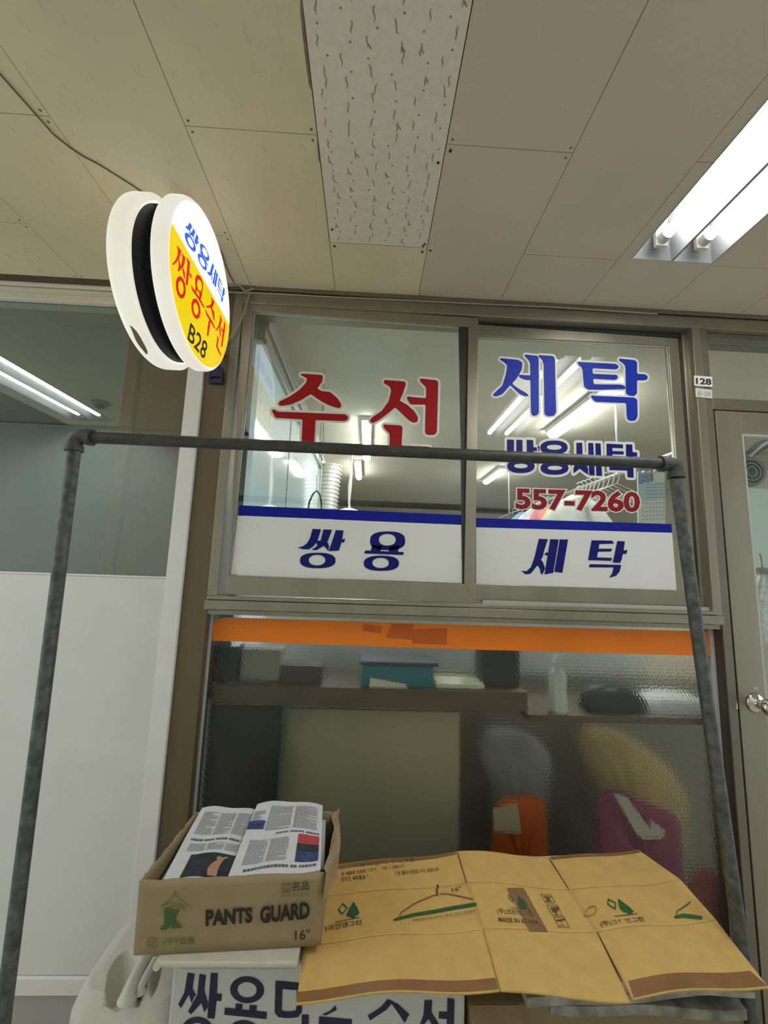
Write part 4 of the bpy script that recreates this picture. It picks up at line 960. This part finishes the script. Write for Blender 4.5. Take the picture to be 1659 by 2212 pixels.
for p in ([(610, 450), (720, 380), (780, 310), (830, 330), (770, 400), (630, 492)], [(800, 330), (860, 345), (965, 440), (925, 515), (870, 430)], [(1095, 320), (1160, 318), (1155, 420), (1215, 520), (1250, 600), (1200, 600), (1130, 480), (1060, 560), (1050, 540), (1085, 450)],
          [(1290, 300), (1350, 310), (1345, 640), (1282, 640), (1285, 480), (1215, 475), (1218, 415), (1287, 420)]):
    pl(b, p, g2)
b.build('navy_lettering', mat('navy_paint', (.012, .010, .05), .5), cs)
# thick white folded sheet on top of the cabinet
WZ = .604
CZ = .590
shf = thing('white_sheet', (-.2, -.3, WZ), 'thick white folded board lying under the box of newspapers', 'board')
fl_, fr2 = at(338, 2092, FY - .02), at(660, 2085, FY - .02)
b = MB()
bl_ = Vector((xs0 - .015, FY - .018, WZ)); 
SXR = atz(652, 2060, CZ).x - .004; SYF = atz(500, 2079, WZ).y; b.box(xs0 - .018, SXR, SYF, -.12, WZ - .010, WZ); b.build('upper_layer', mat('white_pulp_board', (.66, .63, .54), .7, noise=.05, scale=30), shf, bevel=.003)
b = MB().box(xs0 + .02, SXR, SYF + .012, -.12, WZ - .024, WZ - .0115); b.build('lower_layer', mat('white_pulp_board2', (.50, .47, .40), .7, noise=.05, scale=30), shf, bevel=.004)
b = MB().tube([(xs0 - .019, SYF - .001, WZ - .008), (xs0 - .019, -.12, WZ - .008)], .0065, 14); b.build('rolled_edge', mat('white_pulp_board', (.66, .63, .54)), shf)

# open carton with newspapers
BZ0, BZ1 = WZ + .002, .7385
A = atz(290, 2062, BZ0); B_ = atz(691, 2041, BZ0)
A.z = B_.z = BZ0
At, Bt = atz(303, 1903, BZ1), atz(702, 1884, BZ1)
Ct, Dt = atz(727, 1752, BZ1), atz(424, 1757, BZ1)
Cb, Db = Vector((Ct.x - .01, Ct.y - .01, BZ0)), Vector((Dt.x + .005, Dt.y - .01, BZ0))
cx_ = (A + B_ + Cb + Db) / 4
bx_ = thing('carton', (cx_.x, cx_.y, BZ0), 'open brown cardboard box holding newspapers, PANTS GUARD printed on its front', 'box')
def wall4(nm, p0, p1, q1, q0, wav=.0, n=24, seed=1, m_=CARD2):
    rnd = random.Random(seed)
    jt = [rnd.uniform(-wav, wav) for _ in range(n + 1)]
    def fn(u, v):
        p = (Vector(p0) * (1 - u) + Vector(p1) * u) * (1 - v) + (Vector(q0) * (1 - u) + Vector(q1) * u) * v
        p.z += v ** 3 * jt[int(round(u * n))]
        return p
    return MB().grid(fn, n, 8).build(nm, m_, bx_, solid=.004)
fw = wall4('front_wall', A, B_, Bt, At, .0012, seed=2)
nrm = (B_ - A).cross(At - A).normalized()
if nrm.y > 0: nrm = -nrm
wall4('side_wall', B_, Cb, Ct + Vector((.006, 0, .008)), Bt + Vector((.002, 0, .0)), .004, seed=3)
wall4('back_wall', Cb, Db, Dt, Ct, .003, seed=4)
wall4('side_wall', Db, A, At, Dt, .003, seed=5)
MB().poly([A + Vector((0, 0, .003)), B_ + Vector((0, 0, .003)), Cb + Vector((0, 0, .003)), Db + Vector((0, 0, .003))]).build('bottom', CARDIN, bx_, solid=.004)
# crumpled torn flap at the right rim
rim = [((727, 1752), (716, 1764)), ((733, 1785), (722, 1790)), ((735, 1815), (722, 1815)), ((733, 1838), (716, 1838)), ((718, 1862), (706, 1858)), ((706, 1884), (700, 1876))]
vs, fs = [], []
for k, (o_, i_) in enumerate(rim):
    p_, q_ = atz(*o_, BZ1 + .004 + .004 * (k % 2)), atz(*i_, BZ1 + .001)
    vs += [p_, q_, Vector((p_.x - .004, p_.y - .002, p_.z - .05))]
for k in range(len(rim) - 1): fs += [(3 * k, 3 * k + 1, 3 * k + 4, 3 * k + 3), (3 * k, 3 * k + 3, 3 * k + 5, 3 * k + 2)]
MB().add(vs, fs).build('torn_flap', CARD2, bx_, solid=.003)
# print on the front, in its own flat coordinates
kb = crop(280, 1700, 3.318)
def onplane(px, py, p0, n_, lift):
    q = ray(px, py); o_ = p0 + n_ * lift
    return CAM + q * ((o_ - CAM).dot(n_) / q.dot(n_))
fp = lambda lift=.0032: (lambda x, y: onplane(*kb(x, y), A, nrm, lift))
h1 = fp()
b = MB(); text_quad(b, 'PANTS', [h1(*q) for q in ((545, 882), (882, 862), (880, 975), (545, 1000))], 0, .042); b.build('name_print', INK, fw)
b = MB(); text_quad(b, 'GUARD', [h1(*q) for q in ((935, 858), (1292, 822), (1290, 945), (935, 980))], 0, .042); b.build('name_print', INK, fw)
b = MB(); text_quad(b, '16"', [h1(*q) for q in ((1186, 1028), (1292, 1018), (1292, 1092), (1186, 1098))], 0, .0); b.build('size_print', INK, fw)
b = MB(); text_quad(b, '名品', [h1(*q) for q in ((1165, 680), (1288, 672), (1286, 735), (1163, 748))], 0, .006); b.build('quality_print', INK, fw)
b = MB(); pl(b, [(246, 872), (318, 878), (322, 905), (345, 868), (356, 880), (330, 940), (335, 965), (370, 1000), (362, 1012), (300, 1015), (296, 985), (285, 1005), (262, 1025), (220, 1025), (225, 1005), (250, 985)], h1)
b.build('green_letter', INKG2, fw)
b = MB(); ring(b, [(1088, 690), (1120, 688), (1155, 685), (1154, 720), (1153, 755), (1120, 757), (1090, 760), (1089, 725)], [(1096, 697), (1110, 705), (1135, 695), (1146, 705), (1142, 730), (1122, 745), (1104, 735), (1097, 715)], h1); b.build('heart_emblem', INKL, fw)
b = MB(); text_quad(b, 'Best Quality', [h1(*q) for q in ((1090, 768), (1284, 755), (1284, 785), (1090, 797))], 0, .0); b.build('quality_print', INKL, fw)
b = MB(); text_quad(b, '(주)엽홀', [h1(*q) for q in ((238, 1082), (470, 1075), (470, 1135), (238, 1145))], 0, .004); b.build('company_print', INKL, fw)
b = MB(); ring(b, ell(165, 1118, 38, 42, 24), ell(165, 1118, 34, 38, 24), h1); ring(b, ell(155, 1112, 20, 28, 24, rot=.6), ell(155, 1112, 17, 25, 24, rot=.6), h1); ring(b, ell(178, 1125, 20, 28, 24, rot=-.6), ell(178, 1125, 17, 25, 24, rot=-.6), h1); b.build('round_emblem', INKL, fw)
b = MB()
for pts in ([(225, 862), (300, 800), (325, 775), (350, 800), (425, 850)], [(235, 850), (290, 835), (340, 832), (400, 860)], [(250, 875), (330, 850), (400, 880)], [(315, 770), (325, 752), (335, 770)]):
    stroke(b, pts, 5, h1)
b.build('faded_hanger_print', INKL, fw)

# newspapers in the box
def newspaper(name, quad, zs_, label, m_=PAPER, th=.004, bow=.006):
    P = [atz(*quad[i], zs_[i]) for i in range(4)]        # far-left, far-right, near-right, near-left
    c_ = sum(P, Vector()) / 4
    t_ = thing(name, c_, label, 'newspaper', 'newspapers in the open box')
    def fn(u, v, lift=0.0):
        p = (P[0] * (1 - u) + P[1] * u) * (1 - v) + (P[3] * (1 - u) + P[2] * u) * v
        p = p.copy(); p.z += bow * math.sin(math.pi * u) * (1 - v) + .0025 * math.sin(9 * u + 4 * v) + lift
        return p
    b_ = MB().grid(fn, 24, 24); b_.grid(lambda u, v: fn(u, v, -th), 24, 24)
    for e in (lambda s_, h_: fn(s_, 0, -th * h_), lambda s_, h_: fn(s_, 1, -th * h_), lambda s_, h_: fn(0, s_, -th * h_), lambda s_, h_: fn(1, s_, -th * h_)): b_.grid(e, 24, 4)
    sh_ = b_.build('sheets', m_, t_)
    def patch(b2, u0, u1, v0, v1, mi=0, lf=.0008):
        nu = max(1, int((u1 - u0) * 24)); nv = max(1, int((v1 - v0) * 24))
        b2.grid(lambda u, v: fn(u0 + (u1 - u0) * u, v0 + (v1 - v0) * v, lf), nu, nv, mi)
    return t_, sh_, patch, fn
def columns(sh, patch, u0, u1, v0, v1, nc, nl, rnd):
    cw = (u1 - u0) / nc
    for c_ in range(nc):
        b2 = MB()
        for l_ in range(nl):
            v = v0 + (v1 - v0) * l_ / nl; e = cw * (.90 if rnd.random() > .12 else rnd.uniform(.4, .8)); u = u0 + c_ * cw
            while u < u0 + c_ * cw + e - .012:
                wl = rnd.uniform(.02, .06); patch(b2, u, min(u + wl, u0 + c_ * cw + e), v, v + (v1 - v0) / nl * .60); u += wl + .007
        b2.build('text_column', NTEXT, sh)
def heads(b2, patch, u0, u1, v, h_, rnd):
    u = u0
    while u < u1:
        wl = rnd.uniform(.02, .045); patch(b2, u, min(u1, u + wl), v, v + h_); u += wl + (.008 if rnd.random() < .75 else .03)
rnd = random.Random(5)
lowp = [newspaper('newspaper', q, z, lb, th=.003) for q, z, lb in (
    ([(432, 1772), (560, 1762), (520, 1905), (342, 1908)], [.712, .712, .705, .702], 'lowest newspaper in the box, its white edge showing at far left'),
    ([(470, 1768), (704, 1770), (700, 1878), (360, 1905)], [.721, .719, .712, .714], 'newspaper under the two folded ones, its edge showing at far right'))]
lt, lsh, lp, lf = newspaper('newspaper', [(437, 1745), (560, 1752), (505, 1899), (352, 1899)], [.742, .738, .727, .727], 'left folded newspaper in the box with a dark photograph of a hand')
columns(lsh, lp, .10, .98, .10, .44, 3, 22, rnd); columns(lsh, lp, .12, .98, .56, .66, 3, 7, rnd)
b = MB(); heads(b, lp, .10, .95, .495, .028, rnd); b.build('headline', NHEAD, lsh)
b = MB(); lp(b, .22, 1.0, .70, .985); b.build('photograph', NDARK, lsh)
b = MB(); hp_ = [(.60, .97), (.57, .90), (.60, .84), (.66, .79), (.63, .77), (.66, .745), (.72, .755), (.78, .735), (.80, .745), (.75, .775), (.74, .80), (.72, .86), (.735, .97)]
b.poly([lf(u, v, .0022) for u, v in hp_]); b.build('hand_picture', SKINP, lsh)
rt, rsh, rp_, rf = newspaper('newspaper', [(556, 1737), (697, 1741), (692, 1880), (490, 1898)], [.752, .750, .738, .735], 'right folded newspaper in the box with columns and a red and blue picture', bow=.010)
columns(rsh, rp_, .24, .97, .08, .44, 2, 24, rnd); columns(rsh, rp_, .10, .62, .56, .86, 2, 22, rnd); columns(rsh, rp_, .02, .20, .15, .30, 1, 10, rnd)
b = MB(); heads(b, rp_, .40, .97, .475, .022, rnd); b.build('headline', NHEAD, rsh)
b = MB(); heads(b, rp_, .14, .95, .905, .030, rnd); b.build('headline', NHEAD, rsh)
b = MB(); rp_(b, .0, .22, .30, .42); b.build('photograph', NBLUE, rsh)
b = MB(); rp_(b, .70, .97, .52, .64); b.build('red_picture', NRED, rsh)
b = MB(); rp_(b, .70, .97, .645, .75); rp_(b, .70, .97, .755, .87, 1); b.build('dark_picture', [NDARK, NBLUE], rsh)

# flattened carton ------------------------------------------------------
fc_ = thing('flattened_carton', (.37, -.28, CZ), 'large flattened kraft carton with green tree prints lying over the stack', 'cardboard')
def cz(px, py): 
    p = atz(px, py, CZ); return p
def bump_(p):
    return Vector((p.x, p.y, CZ + .004 * math.sin(p.x * 11 + 1) * math.sin(p.y * 9) + .003 * math.sin(p.x * 23)))
def panel(nm, q, n=36, th=.004, dz=0.0):
    """q = far-left, far-right, near-right, near-left pixels"""
    P = [cz(*k) for k in q]
    def fn(u, v):
        p = (P[0] * (1 - u) + P[1] * u) * (1 - v) + (P[3] * (1 - u) + P[2] * u) * v
        p = bump_(p); p.z += dz; return p
    return MB().grid(fn, n, n).build(nm, CARD, fc_, solid=th)
# rows: far flaps, body, near flaps; columns split at the two seams
BQ = [(673, 1935), (1007.5, 1911), (1229, 1921), (1469.5, 1904.5)]; BN = [(657, 2041.5), (1043.5, 2009), (1289.5, 2014), (1547, 1989.5)]
def fbody(i):
    P = [cz(*BQ[i]), cz(*BQ[i + 1]), cz(*BN[i + 1]), cz(*BN[i])]
    return lambda u, v: bump_((P[0] * (1 - u) + P[1] * u) * (1 - v) + (P[3] * (1 - u) + P[2] * u) * v)
b = MB()
for i in range(3): b.grid(fbody(i), 24, 24)
body = b.build('body', CARD, fc_, solid=.004)
body2 = None
panel('flap', [(682, 1868), (986, 1843), (1006.5, 1911), (673, 1935)])
panel('flap', [(988, 1843), (1183, 1851), (1228, 1921), (1008.5, 1911)])
panel('flap', [(1187, 1850), (1378, 1837), (1469.5, 1904.5), (1230.5, 1921)])
panel('flap', [(657, 2041.5), (1043, 2009), (1079, 2137), (640, 2166)])
panel('flap', [(1044, 2009), (1288.5, 2014), (1361, 2165), (1081, 2137)])
panel('flap', [(1291, 2014), (1547, 1989.5), (1659, 2130), (1367, 2160)])
# prints and tape follow the same surface
def cs_(lift): return lambda px, py: bump_(cz(px, py)) + Vector((0, 0, .0024 + lift))
def tape(nm, q, par, m_=TAPE, lift=.0006, n=10):
    P = [cz(*k) for k in q]
    def fn(u, v):
        p = (P[0] * (1 - u) + P[1] * u) * (1 - v) + (P[3] * (1 - u) + P[2] * u) * v
        return bump_(p) + Vector((0, 0, .0024 + lift))
    return MB().grid(fn, n, 2).build(nm, m_, par)
tape('parcel_tape', [(645, 2142), (1072, 2130), (1078, 2137), (640, 2163)] if False else [(643, 2143), (1070, 2112), (1077, 2136), (640, 2165)], fc_)
tape('parcel_tape', [(1357, 2124), (1620, 2097), (1657, 2129), (1369, 2159)], fc_)
tape('parcel_tape', [(724, 1867), (984, 1844), (986, 1850), (722, 1876)], fc_)
tape('parcel_tape', [(1188, 1851), (1376, 1838), (1384, 1843), (1193, 1857)], fc_)
tape('parcel_tape', [(1094, 1926), (1131, 1922), (1184, 2014), (1144, 2016)], fc_, lift=.0005)
m1 = crop(700, 1820, 4.608); m2 = crop(1040, 1880, 3.6065); m3 = crop(1120, 1780, 3.078)
def mp_(c_, lift=.0016): 
    g = cs_(lift); return lambda x, y: g(*c_(x, y))
p1, p2, p3 = mp_(m1), mp_(m2), mp_(m3)
def tree_print(fn, tree, dia, dia2, line, wd):
    b_ = MB(); pl(b_, tree, fn); ring(b_, dia, dia2, fn); stroke(b_, line, wd, fn); b_.build('tree_print', INKG, fc_)
tree_print(p1, [(293, 600), (330, 660), (352, 720), (340, 738), (308, 745), (310, 770), (270, 772), (272, 755), (235, 745), (222, 728), (250, 665)], [(188, 605), (238, 660), (178, 730), (138, 668)], [(188, 622), (224, 660), (180, 710), (152, 668)], [(112, 800), (350, 766)], 7)
tree_print(p2, [(285, 220), (330, 255), (360, 295), (352, 318), (310, 315), (290, 300), (280, 260)], [(210, 215), (250, 250), (245, 280), (205, 240)], [(213, 224), (242, 252), (239, 268), (211, 238)], [(232, 318), (380, 322)], 4)
tree_print(p2, [(1063, 233), (1110, 270), (1160, 310), (1188, 340), (1170, 352), (1170, 362), (1145, 364), (1135, 350), (1105, 345), (1080, 320), (1070, 280)], [(985, 235), (1050, 270), (1048, 330), (980, 285)], [(992, 248), (1040, 275), (1039, 314), (989, 280)], [(1038, 382), (1212, 358)], 6)
def hanger_print(fn, bar, bw, wires):
    b_ = MB(); stroke(b_, bar, bw, fn); o_ = b_.build('hanger_print', INKG, fc_)
    b_ = MB()
    for pts, wd in wires: stroke(b_, pts, wd, fn)
    b_.build('wire_print', INKF, o_)
hanger_print(p1, [(700, 803), (760, 782), (900, 735), (1100, 690), (1300, 655), (1500, 640)], [20, 28, 32, 34, 34, 34], [([(750, 760), (770, 720), (900, 620), (1060, 540), (1130, 520)], 9), ([(1160, 515), (1230, 518), (1350, 550), (1480, 590)], 9), ([(1130, 525), (1120, 480), (1135, 440), (1128, 432)], 22)])
hanger_print(p3, [(1045, 620), (1090, 610), (1150, 618), (1215, 630)], [18, 24, 24, 20], [([(1050, 600), (1055, 580), (1120, 545), (1140, 530)], 8)])
for nm, st, fn, q, wt in (('caution_print', '※ 사용 시 주의사항', p1, ((365, 208), (905, 152), (908, 190), (368, 248)), .014),
        ('caution_print', '본 제품은 수용성 기본의 팽창될 수 있습니다', p1, ((172, 292), (800, 218), (802, 252), (176, 330)), .012),
        ('caution_print', '· 장기간 세탁물을 걸어두면 이끼를 방지용 물이 이염될 수도 있습니다', p1, ((150, 345), (1142, 250), (1146, 290), (156, 392)), .012),
        ('size_print', '16"', p1, ((1265, 462), (1360, 452), (1372, 494), (1280, 506)), .006),
        ('product_print', 'PANTS GUARD 바지 걸이 옷걸이', p1, ((888, 778), (1498, 690), (1504, 716), (892, 812)), .004),
        ('company_print', ')크린앤그린', p1, ((5, 830), (368, 790), (380, 850), (5, 900)), .016),
        ('company_print', '(주)크린앤그린', p2, ((118, 322), (395, 334), (410, 376), (125, 368)), .006),
        ('origin_print', 'MADE IN KOREA', p2, ((128, 390), (440, 400), (455, 436), (138, 424)), .02),
        ('company_print', '(주)크린앤그린', p2, ((915, 415), (1250, 378), (1280, 424), (940, 464)), .012)):
    b = MB(); text_quad(b, st, [fn(*k) for k in q], 0, wt); b.build(nm, INKF, fc_)
for o_, sk in (([(460, 192), (542, 190), (578, 258), (500, 262)], (([(490, 205), (540, 245)], 8), ([(540, 205), (505, 250)], 8), ([(515, 205), (520, 245)], 10))),
               ([(508, 276), (590, 272), (635, 356), (548, 355)], (([(545, 300), (600, 295)], 14), ([(575, 315), (585, 345)], 12), ([(560, 318), (590, 312)], 22))),
               ([(562, 366), (648, 364), (688, 448), (600, 448)], (([(590, 395), (645, 385)], 12), ([(618, 392), (635, 435)], 4), ([(605, 432), (650, 430)], 4)))):
    c_ = (sum(k[0] for k in o_) / 4, sum(k[1] for k in o_) / 4)
    b = MB(); ring(b, o_, [(k[0] + (c_[0] - k[0]) * .10, k[1] + (c_[1] - k[1]) * .10) for k in o_], p2)
    for pts, wd in sk: stroke(b, pts, wd, p2)
    b.build('handling_icon', INKF, fc_)
b = MB(); stroke(b, [(800, 340), (835, 300), (880, 290), (898, 315), (880, 350), (840, 366), (800, 360)], 9, p2); b.build('ring_stain', mat('water_stain', (.46, .28, .08), .85), fc_)

# what the carton rests on at the right: newspapers, boards, a dark box
def slab(name, x0, x1, y0, y1, z0, z1, m_, label, cat, grp=None, rot=0.0, wob=.0):
    cx2, cy2 = (x0 + x1) / 2, (y0 + y1) / 2; c_, s_ = math.cos(rot), math.sin(rot)
    def T(x, y, z): return Vector((cx2 + (x - cx2) * c_ - (y - cy2) * s_, cy2 + (x - cx2) * s_ + (y - cy2) * c_, z))
    n = 14; b_ = MB()
    for zz in (z0, z1): b_.grid(lambda u, v, zz=zz: T(x0 + (x1 - x0) * u, y0 + (y1 - y0) * v, zz + wob * math.sin(u * 9 + v * 5 + x0 * 40)), n, n)
    for vv in (0, 1): b_.grid(lambda u, v, vv=vv: T(x0 + (x1 - x0) * u, y0 + (y1 - y0) * vv, z0 + (z1 - z0) * v + wob * math.sin(u * 9 + vv * 5 + x0 * 40)), n, 2)
    for uu in (0, 1): b_.grid(lambda u, v, uu=uu: T(x0 + (x1 - x0) * uu, y0 + (y1 - y0) * u, z0 + (z1 - z0) * v + wob * math.sin(uu * 9 + u * 5 + x0 * 40)), n, 2)
    o_ = b_.build(name, m_); return tag(o_, label, cat, grp)
PG = 'papers and boards stacked under the flattened carton'
WB = mat('white_board_edge', (.62, .60, .53), .8, noise=.06, scale=25)
s_ = slab('white_board', .42, .80, -.475, -.12, CZ - .020, CZ - .0085, WB, 'white board edge directly under the right part of the flattened carton', 'board', PG, .05, .0008)
MB().box(.60, .645, -.4878, -.4868, CZ - .018, CZ - .011).build('red_print', mat('red_print', (.30, .02, .02), .7), s_)
slab('newspaper', .36, .80, -.47, -.1, CZ - .036, CZ - .026, mat('grey_newsprint', (.46, .44, .39), .85, noise=.25, scale=30), 'crumpled grey newspaper under the white board in the right stack', 'newspaper', PG, -.04, .002)
slab('newspaper', .33, .78, -.46, -.1, CZ - .060, CZ - .043, mat('greyer_newsprint', (.36, .34, .31), .85, noise=.4, scale=26), 'printed grey newspaper lower in the right stack', 'newspaper', PG, .06, .003)
slab('newspaper', .40, .79, -.46, -.1, CZ - .086, CZ - .068, mat('dull_newsprint', (.28, .27, .25), .85, noise=.5, scale=24), 'folded dull newspaper at the bottom of the right stack', 'newspaper', PG, -.03, .003)
kb_ = thing('carton', (.52, -.28, 0), 'dark brown cardboard box under the stack right of the standing sign', 'box')
MB().box(xs1_ + .008, .80, -.43, -.10, .0, CZ - .09).build('box_body', CARDIN, kb_, bevel=.004)
b = MB(); b.add([(xs1_ + .01, -.432, CZ - .09), (.34, -.432, CZ - .09), (.36, -.49, CZ - .16), (xs1_ + .006, -.49, CZ - .17)], [(0, 1, 2, 3)]); b.build('flap', CARDIN, kb_, solid=.004)

# white plastic jug --------------------------------------------------------
jx, jy = -.470, -.285
jg = thing('plastic_jug', (jx, jy, 0), 'milky white plastic jug with moulded handle standing left of the standing sign', 'jug')
secs = [(0, .100, .118), (.012, .108, .125), (.20, .110, .127), (.40, .110, .127), (.445, .108, .124), (.468, .100, .115), (.482, .088, .100), (.488, .070, .080), (.492, .030, .035), (.492, .001, .001)]
JS = [(atz(262, 2108, .485), .027, .052, .048), (atz(309, 2112, .485), .011, .042, .026), (atz(338, 2098, .485), .012, .046, .022)]
def jfn(u, v):
    k = v * (len(secs) - 1); i = min(int(k), len(secs) - 2); t_ = k - i
    z, rx, ry = [secs[i][j] * (1 - t_) + secs[i + 1][j] * t_ for j in range(3)]
    a = 2 * math.pi * u; c_, s2 = math.cos(a), math.sin(a); e = .42
    p = Vector((jx + rx * math.copysign(abs(c_) ** e, c_), jy + ry * math.copysign(abs(s2) ** e, s2), z))
    for sc, rx_, ry_, dp in JS:
        if z > .43:
            dx, dy = (p.x - sc.x + .3 * (p.y - sc.y)) / rx_, (p.y - sc.y) / ry_; q_ = dx * dx + dy * dy
            if q_ < 1: p.z -= dp * (1 - q_) ** .9
    return p
MB().grid(jfn, 240, 144).build('jug_body', PLASTIC, jg)
for (a_, b_, r_) in (((276, 2150), (322, 2058), .0125), ((303, 2136), (334, 2080), .0075)):
    h0, h1_ = atz(*a_, .488), atz(*b_, .492); up_ = Vector((0, 0, .006))
    MB().tube([h0 - up_, h0 + up_ * .4, h0.lerp(h1_, .35) + up_, h0.lerp(h1_, .7) + up_, h1_ + up_ * .3], [r_ * 1.5, r_ * 1.1, r_, r_, r_ * 1.3], 16).build('handle', PLASTIC, jg)
MB().lathe((jx + .05, jy + .085, .486), (0, 0, 1), [(.026, 0), (.026, .028), (.022, .032), (.0004, .033)], 24).build('cap', WHITE2, jg)
